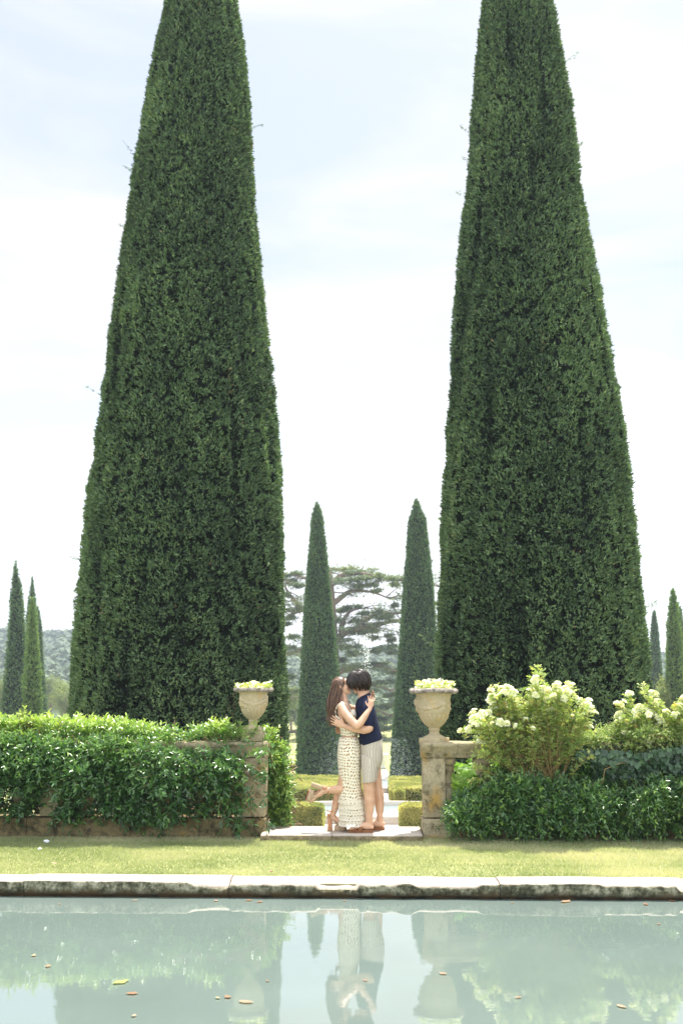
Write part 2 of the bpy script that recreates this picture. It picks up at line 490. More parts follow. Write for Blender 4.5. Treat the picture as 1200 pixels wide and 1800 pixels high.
# lawn: gently uneven sheet + blades
nx, ny = 160, 40
X, Y = np.meshgrid(np.linspace(-14, 14, nx), np.linspace(PE + .2, 11.25, ny))
Z = GZ + .006 + .012 * (fbm(np.stack([X.ravel() * 1.5, Y.ravel() * 1.5, 0 * X.ravel()], 1), 5) - .3).reshape(X.shape)
V = np.stack([X, Y, Z], -1).reshape(-1, 3)
idx = (np.arange(ny - 1)[:, None] * nx + np.arange(nx - 1)[None]).ravel()
Fc = np.stack([idx, idx + 1, idx + nx + 1, idx + nx], 1).ravel()
o = link_mesh('lawn', np_mesh('lawn', V, Fc, np.full(len(idx), 4), smooth=True), M_lawn); o['kind'] = 'structure'
n = 190000
x = RNG.uniform(-4.4, 4.9, n); y = RNG.uniform(PE + .26, 11.2, n)
P = np.stack([x, y, np.full(n, GZ + .008)], 1)
pt = fbm(P * np.array([1.2, 1.6, 1]), 9, 3); pt2 = vnoise(P * np.array([.6, 9., 1]), 4)
h = (.014 + .018 * pt) * RNG.uniform(.6, 1.3, n)
D = np.stack([RNG.normal(0, .45, n), RNG.normal(0, .45, n), np.ones(n)], 1)
tn = np.clip(.1 + (pt - .3) * 1.5 + .25 * pt2 + RNG.normal(0, .16, n), 0, 1)
# uneven lip where grass hangs on the coping
o = link_mesh('lawn_grass', leaf_mesh('lawn_grass', P, D, np.stack([RNG.normal(0, 1, n), RNG.normal(0, 1, n), 0 * x + .05], 1), h, .006, tn, 'blade'), M_grass)
tag(o, 'short mown bright green grass between the pool edge and the balustrade', 'grass', kind='stuff')

# pool coping stones -------------------------------------------------
coping = thing('pool_coping', 'old pale stone coping with broken dark mossy edge along the pool', 'coping', (0, PE, 0))
joints = [-14, -11.3, -8.4, -5.6] + [PY(px, 1550, PE).x for px in (-250, 42, 402, 878)] + [PY(1210, 1550, PE).x, 5.4, 8.1, 10.9, 14]
def coping_top(x):    # chip depth of the front arris
    return 0
for k in range(len(joints) - 1):
    x0, x1 = joints[k] + .002, joints[k + 1] - .002
    nxs = max(20, int((x1 - x0) / .02))
    xs = np.linspace(x0, x1, nxs)
    cpz = fbm(np.stack([xs * 1.1, xs * 0 + 3.3, xs * 0], 1), 21, 4)
    cc_ = vnoise(np.stack([xs * 2.1, xs * 0 + 6.6, xs * 0], 1), 77)
    jag = vnoise(np.stack([xs * 17, xs * 0 + 1.6, xs * 0], 1), 57)
    chip = np.clip((cpz - .5) * .35, 0, .02) * (.6 + .8 * jag) + np.clip((cc_ - .55 + .12 * (jag - .5)) * .9, 0, .036) * (.6 + .8 * vnoise(np.stack([xs * 7, xs * 0 + 2.6, xs * 0], 1), 7)) + .008 * vnoise(np.stack([xs * 14, xs * 0, xs * 0], 1), 3)
    topz = GZ + .026 + .004 * math.sin(k * 3) + .008 * (vnoise(np.stack([xs * 1.5, xs * 0 + 9, xs * 0], 1), 5) - .5)
    # notch near the right-centre of the picture like the broken one
    prof = []
    back = .30 + .03 * (vnoise(np.stack([xs * 3, xs * 0 + 1, xs * 0], 1), 8) - .5)
    fr = .02 * (fbm(np.stack([xs * 4, xs * 0, xs * 0], 1), 31) - .5)
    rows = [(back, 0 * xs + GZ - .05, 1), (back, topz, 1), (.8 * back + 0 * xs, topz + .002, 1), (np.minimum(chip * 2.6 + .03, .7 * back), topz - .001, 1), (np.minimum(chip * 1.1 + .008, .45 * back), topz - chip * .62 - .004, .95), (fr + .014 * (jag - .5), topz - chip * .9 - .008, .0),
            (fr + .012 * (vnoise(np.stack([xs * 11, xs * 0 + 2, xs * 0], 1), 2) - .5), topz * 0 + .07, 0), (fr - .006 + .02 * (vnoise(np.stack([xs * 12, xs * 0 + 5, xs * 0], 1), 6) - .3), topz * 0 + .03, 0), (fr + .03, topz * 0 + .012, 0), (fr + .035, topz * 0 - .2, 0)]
    nr = len(rows)
    V = np.concatenate([np.stack([xs, PE + r[0] + 0 * xs, r[1] + 0 * xs], 1) for r in rows])
    T = np.concatenate([np.full(nxs, float(r[2])) for r in rows])
    idx = (np.arange(nr - 1)[:, None] * nxs + np.arange(nxs - 1)[None]).ravel()
    Fc = np.stack([idx, idx + nxs, idx + nxs + 1, idx + 1], 1).ravel().tolist(); sz = [4] * len(idx)
    Fc += [r * nxs for r in range(nr)] + [r * nxs + nxs - 1 for r in range(nr - 1, -1, -1)]; sz += [nr, nr]
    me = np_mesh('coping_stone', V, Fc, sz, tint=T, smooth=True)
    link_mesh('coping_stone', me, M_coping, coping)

# ------------------------------------------------------------------ step slab and paths
step = thing('stone_step', 'low pale stone step between the two balustrade piers under the couple', 'step', (0, 10.93, GZ))
xL, xR = PY(458, 1470, 10.93).x, PY(742.5, 1470, 10.93).x
xm = PY(583, 1470, 10.93).x
for a, b_ in ((xL, xm - .002), (xm + .002, xR)):
    mb = MB()
    nn = 26
    xs = np.linspace(a, b_, nn)
    rings = []
    for xx in xs:
        e = .010 * math.sin(xx * 9) + .006 * math.sin(xx * 31)
        rings.append([(xx, 10.93 + e, GZ - .03), (xx, 10.922 + e, GZ + .06), (xx, 10.93 + e, GZ + .073), (xx, 11.03, GZ + .0755), (xx, 11.62, GZ + .0755), (xx, 11.62, GZ - .03)])
    mb.rings(rings)
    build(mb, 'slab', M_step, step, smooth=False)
st = thing('garden_stairs', 'stone stairs going down from the terrace to the sunken garden', 'stairs', (0, 11.63, GB))
for k in range(21):
    zt = GZ + .07 - (k + 1) * .174; mb = MB(); mb.box((0, 11.63 + .33 * k + .165, zt - .2), (1.9, .326, .4)); build(mb, 'stair_tread', M_slab, st, False)
ax0 = PY(655, 1400, 52).x; ax1 = PY(690, 1400, 52).x
sheet('path', [q(-4.5, 18.7, 5, 42.5, GB + .004), q(ax0, 47.5, ax1, 72, GB + .004)], M_path)

# ------------------------------------------------------------------ balustrades
YF = 11.18   # front face of pier
def baluster_prof():
    return [(.0, .088), (.05, .088), (.055, .07), (.08, .066), (.10, .05), (.13, .062), (.19, .082), (.25, .075), (.30, .05), (.34, .045), (.345, .06), (.375, .06), (.38, .042), (.42, .05), (.47, .072), (.52, .085), (.545, .085), (.55, .098), (.62, .098)]
def baluster_mb(x, y, z0, hgt, half=0):
    mb = MB(); rings = []
    for (zz, r) in baluster_prof():
        z = z0 + zz / .62 * hgt
        sq = 1 if (zz < .055 or zz > .546) else 0
        ring = []
        for j in range(20):
            a = 2 * math.pi * j / 20 + math.pi / 4
            k = (1 / max(abs(math.cos(a)), abs(math.sin(a)))) if sq else 1.0
            if sq: k = min(k, 1.35)
            ring.append((x + r * k * math.cos(a), y + r * k * math.sin(a), z))
        rings.append(ring)
    mb.rings(rings); return mb
def balustrade(label, x_in, sgn, pier_w, far, mids, bal):
    b = thing('balustrade', label, 'balustrade', (x_in, YF, GZ), 'stone balustrades along the lawn')
    x_out = far
    # plinth in blocks
    xs = [x_in]
    while abs(xs[-1] - x_in) < abs(x_out - x_in): xs.append(xs[-1] + sgn * (.32 if len(xs) == 1 else 1.15))
    for a, c in zip(xs[:-1], xs[1:]):
        lo, hi = min(a, c) + .0015, max(a, c) - .0015
        mb = MB(); mb.box(((lo + hi) / 2, YF + .16, GZ + .085), (hi - lo, .37, .25))
        o = build(mb, 'plinth_block', M_stone if abs(a - x_in) < .1 and sgn > 0 else M_stonedark, b, False, bevel=.012)
    # pier with side faces
    def pier(px0, px1, w=.30):
        mb = MB(); lo, hi = min(px0, px1), max(px0, px1)
        mb.box(((lo + hi) / 2, YF + .16, (GZ + .2235 + .9495) / 2), (hi - lo, w, .9495 - GZ - .2235))
        o = build(mb, 'pier', M_stone, b, False, bevel=.008)
    pier(x_in + sgn * .012, x_in + sgn * pier_w)
    for m_ in mids: pier(m_ - .12, m_ + .12, .28)
    for bx in bal:
        build(baluster_mb(bx, YF + .16, GZ + .2235, .9495 - GZ - .2235), 'baluster', M_stone, b)
    # rail with moulded profile, in lengths
    cuts = [x_in - sgn * .004] + [x_in + sgn * d for d in (1.75, 3.7, 5.6, 7.6)]
    prof = [(0.02, .9515), (0.005, .965), (.012, 1.0), (-.03, 1.03), (-.035, 1.06), (-.055, 1.075), (-.06, 1.105), (-.045, 1.12), (.16, 1.124), (.365, 1.12), (.38, 1.105), (.375, 1.075), (.35, 1.03), (.31, 1.0), (.31, .9515)]
    for a, c in zip(cuts[:-1], cuts[1:]):
        lo, hi = min(a, c) + .002, max(a, c) - .002
        n_ = 24; rings = []
        for i in range(n_ + 1):
            xx = lo + (hi - lo) * i / n_
            rings.append([(xx, YF + p0 + .004 * math.sin(xx * 23 + k), p1 + .003 * math.sin(xx * 17 + k * 2)) for k, (p0, p1) in enumerate(prof)])
        mb = MB(); mb.rings(rings)
        build(mb, 'rail', M_stone, b, False)
    return b
xr = PY(741.5, 1400, YF).x; xl = PY(467.5, 1400, YF).x
pb = PY(783, 1400, YF).x - xr
bR = balustrade('grey stone balustrade right of the couple with open balusters and ochre lichen', xr, 1, pb, 8, [3.1, 5.6], [PY(787, 1400, YF).x, PY(850, 1400, YF).x, PY(935, 1400, YF).x, 2.3, 2.7, 3.5, 3.95, 4.4])
bL = balustrade('dark stone balustrade left of the couple mostly hidden by glossy shrubs', xl, -1, .26, -8, [PY(90, 1400, YF).x, -5.6], [-1.55, -2.0, -2.45, -2.85, -3.6, -4.0])
mb = MB(); mb.box((PY(445, 1300, 11.34).x, 11.34, 1.1805), (.245, .26, .111))
build(mb, 'pedestal_block', M_stone, bL, False, bevel=.01)

# ------------------------------------------------------------------ urns
def urn(label, px, ybase, top_z, tilt, seedv, crack):
    base = PY(px, ybase, 11.34); z0 = base.z; hgt = top_z - z0
    u = thing('stone_urn', label, 'urn', (base.x, 11.34, z0), 'carved stone urns on the balustrade piers')
    s = hgt / .56
    nth = 128
    # (z, r, relief kind)
    prof = [(.085, .055, 0), (.10, .05, 0), (.118, .047, 0), (.125, .056, 0), (.14, .058, 0), (.148, .05, 0), (.16, .068, 'g'), (.18, .085, 'g'), (.205, .108, 'g'), (.235, .128, 'g'), (.262, .142, 'g'), (.285, .149, 0), (.295, .156, 's'), (.33, .158, 's'), (.37, .16, 's'), (.41, .162, 's'), (.45, .166, 's'), (.465, .17, 0), (.478, .18, 0), (.49, .2, 0)]
    zz = np.array([p[0] for p in prof]); rr = np.array([p[1] for p in prof])
    zs = np.linspace(.085, .49, 70); rs_ = np.interp(zs, zz, rr)
    th = np.linspace(0, 2 * np.pi, nth, endpoint=False)
    TH, ZS = np.meshgrid(th, zs); RS = np.repeat(rs_[:, None], nth, 1)
    g = np.clip((ZS - .152) / .03, 0, 1) * np.clip((.285 - ZS) / .02, 0, 1)
    RS = RS + g * .013 * (np.abs(np.sin(TH * 9)) - .55)
    # swags and masks
    ph = (TH * 3 / np.pi) % 2 - 1                      # six swags
    sag = .335 + .055 * ph ** 2
    sw = np.exp(-((ZS - sag) / .017) ** 2)
    sw2 = np.exp(-((ZS - (sag + .05)) / .02) ** 2) * (1 - ph ** 2)
    mask = np.exp(-((1 - np.abs(ph)) / .13) ** 2) * np.clip((ZS - .29) / .03, 0, 1) * np.clip((.46 - ZS) / .04, 0, 1)
    nn = fbm(np.stack([np.cos(TH).ravel() * 9, np.sin(TH).ravel() * 9, ZS.ravel() * 60], 1), seedv, 2).reshape(TH.shape)
    band = np.clip((ZS - .29) / .02, 0, 1) * np.clip((.465 - ZS) / .02, 0, 1)
    RS = RS + sw * .014 + sw2 * .007 + mask * .026 * (.6 + .8 * nn) + band * .016 * (nn - .5)
    V = np.stack([RS * np.cos(TH), RS * np.sin(TH), ZS], -1).reshape(-1, 3)
    if crack:                                          # upper ring sits a little askew on the lower half
        k = V[:, 2] > .285
        V[k, 0] += .006; V[k, 2] += V[k, 0] * .03
        V[k, :2] *= 1.02
    mb = MB(); V = V * s
    mb.rings([[tuple(V[i * nth + j]) for j in range(nth)] for i in range(len(zs))])
    def put(mb, name, m, smooth=True, remesh=0):
        o = link_mesh(name, mb.mesh(name, smooth), m, None)
        o.parent = u; return o
    put(mb, 'bowl', M_urn)
    # rim: rolled rope edge
    mb = MB(); rings = []
    npf = 20
    for k in range(npf):
        a = 2 * math.pi * k / npf
        rings.append((.212 + .03 * math.cos(a), .508 + .024 * math.sin(a)))
    ringsV = []
    for (r, z) in rings:
        ring = []
        for j in range(nth):
            t_ = th[j]
            tw = 1 + .13 * math.sin(t_ * 26 + (z - .5) * 70) * (1 if r > .2 else .2)
            r2 = .212 + (r - .212) * tw; z2 = .508 + (z - .508) * tw + .004 * math.sin(t_ * 3 + seedv) + (.03 * r2 * math.cos(t_) if crack else 0)
            ring.append((r2 * math.cos(t_) * s, r2 * math.sin(t_) * s, z2 * s))
        ringsV.append(ring)
    ringsV.append(ringsV[0])
    mb.rings(ringsV, cap=False)
    put(mb, 'rim', M_rim)
    mb = MB(); mb.box((0, 0, .0275 * s), (.225 * s, .225 * s, .055 * s)); o = put(mb, 'foot', M_urn, False)
    m_ = o.modifiers.new('b', 'BEVEL'); m_.width = .006; m_.segments = 2; bake(o)
    mb = MB()
    mb.rings([[(r * s * math.cos(a), r * s * math.sin(a), z * s) for a in th[::3]] for z, r in [(.054, .108), (.062, .108), (.066, .098), (.076, .08), (.088, .056)]])
    put(mb, 'stem_base', M_urn)
    mb = MB(); mb.rings([[(r * s * math.cos(a), r * s * math.sin(a), z * s) for a in th[::3]] for z, r in [(.47, .17), (.496, .192)]])
    put(mb, 'soil', M_bark)
    u.rotation_euler = (R(tilt), 0, R(seedv * 20))
    return u, Vector((base.x, 11.34, z0 + .505 * s)), s
uR, topR, sR = urn('intact pale stone urn on the right pier, beside the rose bush', 763, 1306.5, 1.735, 0, 3, False)
uL, topL, sL = urn('cracked yellowish stone urn on the left pier above the glossy shrub', 444.5, 1287, 1.742, 0, 5, True)

def flower_mesh(seedv, npet=5, size=.02, cup=.5, layers=1):
    rg = np.random.default_rng(seedv); P = []; D = []; Nn = []; Ls = []; T = []
    for l in range(layers):
        k = npet + l
        for j in range(k):
            a = 2 * np.pi * (j + rg.uniform(-.15, .15)) / k + l * .6
            up = cup + .45 * l
            d = np.array([math.cos(a), math.sin(a), up]); P.append(np.array([math.cos(a), math.sin(a), 0]) * .002)
            D.append(d); Nn.append(np.array([-up * math.cos(a), -up * math.sin(a), 1])); Ls.append(size * (1 - .13 * l)); T.append(.55 + .45 * rg.random() - .12 * l)
    P = np.array(P); return leaf_mesh('flower', P, np.array(D), np.array(Nn), np.array(Ls), np.array(Ls) * .95, np.array(T), 'leaf', .12, .1)

def urn_flowers(label, top, s, seedv, spread, hgt, nfl, skew):
    rg = np.random.default_rng(seedv)
    t = thing('urn_flowers', label, 'flowers', top, 'flowers planted in the urns')
    n = 520
    a = rg.uniform(0, 2 * np.pi, n); r = np.sqrt(rg.random(n)) * spread
    P = np.stack([r * np.cos(a) + skew * r, r * np.sin(a), rg.uniform(-.01, hgt * .75, n)], 1)
    D = np.stack([np.cos(a) * .7, np.sin(a) * .7, rg.uniform(.1, 1, n)], 1)
    me = leaf_mesh('foliage', P, D, rg.normal(0, .5, (n, 3)) + [0, 0, 1], rg.uniform(.02, .04, n), rg.uniform(.012, .02, n), rg.uniform(.4, 1, n), 'leaf')
    o = link_mesh('foliage', me, M_rose); o.parent = t
    fm = [flower_mesh(seedv + i, 5, .021, .35) for i in range(3)]
    for m_ in fm: m_.materials.append(M_petal)
    for i in range(nfl):
        aa = rg.uniform(0, 2 * np.pi); rr = math.sqrt(rg.random()) * spread * 1.05
        o = bpy.data.objects.new('flower', fm[i % 3]); sc.collection.objects.link(o); o.parent = t
        zz = hgt * (.25 + .75 * rg.random()) * (1 - .3 * (rr / spread) ** 2) + (.03 if rg.random() < .12 else 0)
        o.location = (rr * math.cos(aa) + skew * rr, rr * math.sin(aa), zz)
        o.rotation_euler = (rg.normal(0, .5), rg.normal(0, .5), rg.uniform(0, 6)); k = rg.uniform(.9, 1.75); o.scale = (k, k, k)
    return t
urn_flowers('low white flowers filling the cracked urn on the left pier', topL, sL, 5, .2, .085, 46, 0)
urn_flowers('taller bunch of white flowers spilling from the intact right urn', topR, sR, 8, .215, .14, 62, .1)

# ------------------------------------------------------------------ clipped cypresses
def cypress(name, label, Y0, rows, tip, group, nleaf, leafL, leafW, seedv, m=None, amp=.06, ztop=None, furrow=1.0, core=True, nearonly=False, stray=0):
    rg = np.random.default_rng(seedv)
    zs, cx, rr = [], [], []
    for (py, a, b_) in rows:
        pl, pr = PY(a, py, Y0), PY(b_, py, Y0)
        zs.append((pl.z + pr.z) / 2); cx.append((pl.x + pr.x) / 2); rr.append((pr.x - pl.x) / 2)
    tp = PY(tip[0], tip[1], Y0)
    order = np.argsort(zs); zs = np.array(zs)[order]; cx = np.array(cx)[order]; rr = np.array(rr)[order]
    # foot of the crown, then the tip
    zs = np.concatenate([[GB + .0], zs, [zs[-1] + (tp.z - zs[-1]) * .5, zs[-1] + (tp.z - zs[-1]) * .85, tp.z]])
    last = rr[-1]
    if zs[1] < GB + .05: zs[0] = zs[1] - .1
    rr = np.concatenate([[rr[0] * .97], rr, [last * .66, last * .3, .015]])
    cx = np.concatenate([[cx[0]], cx, [cx[-1] * .5 + tp.x * .5, tp.x, tp.x]])
    c0 = cx[1]
    t = thing(name, label, 'cypress tree', (c0, Y0, GB), group)
    Rm = rr.max(); Hh = zs[-1] - GB
    def surf(th, z):
        r = np.interp(z, zs, rr); c = np.interp(z, zs, cx)
        n1 = fbm(np.stack([np.cos(th) * Rm * 2.2, np.sin(th) * Rm * 2.2, z * .45], 1), seedv, 3)
        n2 = vnoise(np.stack([np.cos(th) * Rm * 5.5, np.sin(th) * Rm * 5.5, z * 3.2], 1), seedv + 5)
        n3 = vnoise(np.stack([np.cos(th) * Rm * 3.4, np.sin(th) * Rm * 3.4, z * .8], 1), seedv + 9)
        k = amp * np.clip(r / Rm + .15, .2, 1)
        hole = np.clip((n3 - .76) * 5, 0, 1) * furrow
        n4 = fbm(np.stack([np.cos(th) * Rm * 12.5, np.sin(th) * Rm * 12.5, z * 11], 1), seedv + 15, 2)
        pit = np.clip((.43 - n4) * 9, 0, 1)
        d = k * (1.7 * (n1 - .5) + 1.7 * (n2 - .5) + 1.2 * (n4 - .5)) - hole * amp * 2.4 - pit * k * 2.8
        return c, r + d, d, hole
    nth, nzz = 120, 220
    TH, ZZ = np.meshgrid(np.linspace(0, 2 * np.pi, nth, endpoint=False), np.linspace(GB, zs[-1] - .05, nzz))
    c, r, d, hl = surf(TH.ravel(), ZZ.ravel())
    r = np.maximum(r - leafL * .55, .004)
    V = np.stack([c - c0 + r * np.cos(TH.ravel()), r * np.sin(TH.ravel()), ZZ.ravel() - GB], 1)
    i, j = np.meshgrid(np.arange(nzz - 1), np.arange(nth), indexing='ij'); i = i.ravel(); j = j.ravel(); k = (j + 1) % nth
    Fc = np.stack([i * nth + j, i * nth + k, (i + 1) * nth + k, (i + 1) * nth + j], 1).ravel()
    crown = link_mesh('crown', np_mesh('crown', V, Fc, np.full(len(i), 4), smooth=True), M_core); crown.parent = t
    # foliage sprays
    n = nleaf
    zc = np.linspace(GB, zs[-1], 400); wts = np.interp(zc, zs, rr) + .02; cdf = np.cumsum(wts); cdf /= cdf[-1]
    z = np.interp(rg.random(n), cdf, zc); th = rg.uniform(0, 2 * np.pi, n)
    if nearonly:   # most sprays on the side that can be seen
        kk = rg.random(n) < .72
        th[kk] = -np.pi / 2 + rg.uniform(-1, 1, kk.sum()) * 1.9
    c, r, d, hl = surf(th, z)
    O = np.stack([np.cos(th), np.sin(th), np.full(n, .08)], 1)
    P = np.stack([c - c0 + (r - leafL * rg.uniform(.2, .9, n)) * np.cos(th), (r - leafL * rg.uniform(.2, .9, n)) * np.sin(th), z - GB], 1)
    D = O * rg.uniform(.4, 1.2, n)[:, None] + np.array([0, 0, .45]) + rg.normal(0, .5, (n, 3))
    Nn = O + rg.normal(0, .55, (n, 3)) + np.array([0, 0, .3])
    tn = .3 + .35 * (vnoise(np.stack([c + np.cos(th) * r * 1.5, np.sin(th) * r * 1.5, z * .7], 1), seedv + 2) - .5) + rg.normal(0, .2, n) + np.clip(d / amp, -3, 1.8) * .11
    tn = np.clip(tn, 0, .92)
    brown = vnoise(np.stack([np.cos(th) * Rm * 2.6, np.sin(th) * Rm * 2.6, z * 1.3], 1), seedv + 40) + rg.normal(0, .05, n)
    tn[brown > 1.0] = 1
    tn[rg.random(n) < .0015] = 1
    LL = leafL * rg.uniform(.6, 1.25, n); WW = leafW * rg.uniform(.7, 1.3, n)
    for s_ in range(stray):
        zz = rg.uniform(GB + 2, zs[-1] * .9); a = rg.choice([0, np.pi]) + rg.normal(0, .5)
        c_, r_, _, _ = surf(np.array([a]), np.array([zz]))
        b0 = np.array([c_[0] - c0 + r_[0] * math.cos(a), r_[0] * math.sin(a), zz - GB]); dd = np.array([math.cos(a), math.sin(a), rg.uniform(.1, 1.0)])
        ln = rg.uniform(.1, .32); m2 = 26
        P = np.concatenate([P, b0 + dd * ln * rg.random((m2, 1)) + rg.normal(0, .012, (m2, 3))]); D = np.concatenate([D, dd + rg.normal(0, .5, (m2, 3))])
        Nn = np.concatenate([Nn, rg.normal(0, 1, (m2, 3))]); tn = np.concatenate([tn, rg.uniform(.2, .8, m2)]); LL = np.concatenate([LL, np.full(m2, leafL * .8)]); WW = np.concatenate([WW, np.full(m2, leafW * .45)])
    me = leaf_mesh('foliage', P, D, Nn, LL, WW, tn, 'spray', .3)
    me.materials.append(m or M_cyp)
    fo = bpy.data.objects.new('foliage', me); sc.collection.objects.link(fo); fo.parent = t
    mb = MB(); mb.tube([(0, 0, -.1), (0, 0, Hh * .3)], [Rm * .16, Rm * .12], 10)
    tr = link_mesh('trunk', mb.mesh('trunk'), M_bark); tr.parent = t
    return t
CG = 'clipped conical cypresses'
cypress('clipped_cypress', 'giant clipped cypress cone filling the left of the picture, behind the shrub hedge', 18,
        [(0, 296, 415), (100, 273, 430), (200, 256, 438), (300, 240, 442), (400, 226, 449), (500, 212, 459), (600, 198, 469), (700, 186, 480), (800, 173, 489), (900, 160, 495), (1000, 152, 497), (1100, 143, 499), (1200, 136, 504), (1260, 133, 505)],
        (355, -165), CG, 270000, .075, .028, 1, nearonly=True, stray=22)
cypress('clipped_cypress', 'giant clipped cypress cone right of centre, behind the white roses', 18,
        [(0, 847, 967), (100, 837, 985), (200, 830, 1002), (300, 824, 1015), (400, 812, 1028), (500, 801, 1045), (600, 795, 1062), (700, 790, 1082), (800, 785, 1097), (900, 779, 1108), (1000, 776, 1119), (1100, 771, 1128), (1170, 769, 1136), (1250, 765, 1139)],
        (902, -170), CG, 270000, .075, .028, 2, nearonly=True, stray=22)
cypress('clipped_cypress', 'mid-distance cypress cone between the left giant and the kissing couple', 66,
        [(900, 550, 565), (913, 547, 568), (967, 543, 574), (1020, 538, 578), (1073, 535, 584), (1127, 533, 589), (1180, 529, 594), (1240, 526, 595), (1300, 523, 597), (1363, 520, 598)],
        (557, 884), CG, 46000, .18, .065, 3, M_cypfar, .09, furrow=.4, stray=4)
cypress('clipped_cypress', 'mid-distance cypress cone just behind the right urn', 67,
        [(895, 724, 740), (913, 718, 748), (967, 714, 754), (1020, 710, 760), (1073, 706, 764), (1127, 703, 768), (1180, 699, 770), (1240, 694, 772), (1300, 689, 773), (1363, 686, 775)],
        (731, 877), CG, 50000, .18, .065, 4, M_cypfar, .1, furrow=.4, stray=4)
FG = 'small far cypresses at the picture edges'
M_cyplight = leafmat('light_cypress_leaf', [(0, (.1, .17, .06)), (.5, (.19, .29, .1)), (.95, (.3, .42, .15)), (1, (.36, .38, .16))], .65, .3, .2)
def farcyp(label, Y0, rows, tip, seedv, n=14000):
    cypress('far_cypress', label, Y0, rows, tip, FG, n, .22, .08, seedv, M_cyplight if seedv in (13, 16) else M_cypfar, .1, furrow=.3)
farcyp('tallest dark far cypress at the left edge of the picture', 75, [(1000, 25, 31), (1031, 21, 38), (1067, 18, 42), (1120, 15.6, 45), (1191, 9, 47), (1253, 3.5, 50)], (27.5, 986), 11)
farcyp('far cypress whose tip rises behind the small light green one at left', 90, [(1030, 54, 60), (1049, 51, 63), (1084, 47, 66), (1150, 44, 68), (1253, 40, 72)], (57, 1015), 12)
farcyp('small light green cypress in front of the left group', 62, [(1062, 54, 60), (1084, 51.5, 63), (1138, 48, 68), (1191, 44, 71), (1262, 40.5, 74)], (57, 1051), 13)
farcyp('narrow dark cypress at the right side of the left group', 96, [(1085, 61, 71), (1102, 60, 74), (1173, 58, 77), (1253, 56, 83)], (66.5, 1066), 14)
farcyp('short lone dark cypress right of the right giant', 105, [(1085, 1145, 1153), (1109, 1143, 1156), (1148, 1140.5, 1160), (1179, 1140, 1162), (1240, 1138, 1165)], (1149, 1073), 15)
farcyp('light green cypress near the right edge of the picture', 62, [(1050, 1177, 1187.5), (1093, 1173, 1193), (1155, 1171, 1200), (1249, 1168, 1206)], (1182, 1035), 16)
farcyp('dark cypress cut by the right edge of the picture', 78, [(1075, 1184, 1197), (1110, 1182, 1202), (1155, 1180, 1207), (1249, 1176, 1214)], (1190, 1060), 17)

# ------------------------------------------------------------------ parterre: box hedges, basin, fountain
def box_hedge(label, x0, x1, y0, y1, z1, n, seedv, ls=2.7):
    rg = np.random.default_rng(seedv)
    c = ((x0 + x1) / 2, (y0 + y1) / 2, GB)
    t = thing('box_hedge', label, 'hedge', c, 'low clipped box hedges of the parterre')
    dx, dy, dz = (x1 - x0) / 2, (y1 - y0) / 2, z1 - GB
    ax, ay = int(max(6, dx * 24)), int(max(6, dy * 16))
    mb = MB(); mb.box((0, 0, dz / 2 - .01), (2 * dx - .12, 2 * dy - .12, dz - .06))
    o = link_mesh('inner_growth', mb.mesh('inner_growth', False), M_core); o.parent = t
    A = np.array([4 * dx * dy, 2 * dx * dz * 1.5, 2 * dx * dz * .3, 2 * dy * dz, 2 * dy * dz]); f = rg.choice(5, n, p=A / A.sum())
    u, v = rg.uniform(-1, 1, n), rg.random(n)
    P = np.zeros((n, 3)); O = np.zeros((n, 3))
    k = f == 0; P[k] = np.stack([u * dx, (v * 2 - 1) * dy, 0 * u + dz], 1)[k]; O[k] = (0, 0, 1)
    k = f == 1; P[k] = np.stack([u * dx, 0 * u - dy, v * dz], 1)[k]; O[k] = (0, -1, 0)
    k = f == 2; P[k] = np.stack([u * dx, 0 * u + dy, v * dz], 1)[k]; O[k] = (0, 1, 0)
    k = f == 3; P[k] = np.stack([0 * u - dx, u * dy, v * dz], 1)[k]; O[k] = (-1, 0, 0)
    k = f == 4; P[k] = np.stack([0 * u + dx, u * dy, v * dz], 1)[k]; O[k] = (1, 0, 0)
    e = np.clip((np.abs(P[:, 0]) - dx + .06 * ls) / (.06 * ls), 0, 1) * np.clip((P[:, 2] - dz + .06 * ls) / (.06 * ls), 0, 1)
    P[:, 2] -= e * .03 * ls
    P += O * ((fbm((P + c) * 1.6, seedv, 2) - .5) * .13)[:, None] + O * rg.uniform(-.06, .02, n)[:, None]
    D = O * .6 + rg.normal(0, .6, (n, 3)) + [0, 0, .3]
    tn = np.clip(.45 + (fbm((P + c) * 1.1, seedv + 3, 3) - .5) * 1.2 + rg.normal(0, .15, n), 0, 1)
    me = leaf_mesh('foliage', P, D, O + rg.normal(0, .5, (n, 3)), rg.uniform(.022, .04, n) * ls, .018 * ls, tn, 'spray', .15)
    me.materials.append(M_box); o = bpy.data.objects.new('foliage', me); sc.collection.objects.link(o); o.parent = t
hx = lambda px, Y: PY(px, 1420, Y).x
hzz = lambda py, Y: PY(600, py, Y).z
box_hedge('near left box hedge ending beside the raised heel of the woman', -7, hx(566, 40.1), 40.05, 41.3, hzz(1411, 41.3), 34000, 31)
box_hedge('near right box hedge against the right pier', hx(704, 40.1), 8, 40.05, 41.3, hzz(1411, 41.3), 34000, 32)
box_hedge('wide box hedge bed left behind the round basin', -9, hx(652, 50), 49.0, 57.0, hzz(1387, 49), 60000, 33)
box_hedge('box hedge bed right behind the round basin', hx(688, 50), 9, 50.2, 57.2, hzz(1387, 49.6), 50000, 34)
box_hedge('small box hedge block in front of the right hedge bed', hx(694, 49), hx(709, 49), 49.0, 50.1, hzz(1387, 49.2), 3000, 35)
box_hedge('far dark box hedge behind the left mid-distance cypress', -9, -5, 71, 72.5, hzz(1346, 71), 16000, 36)

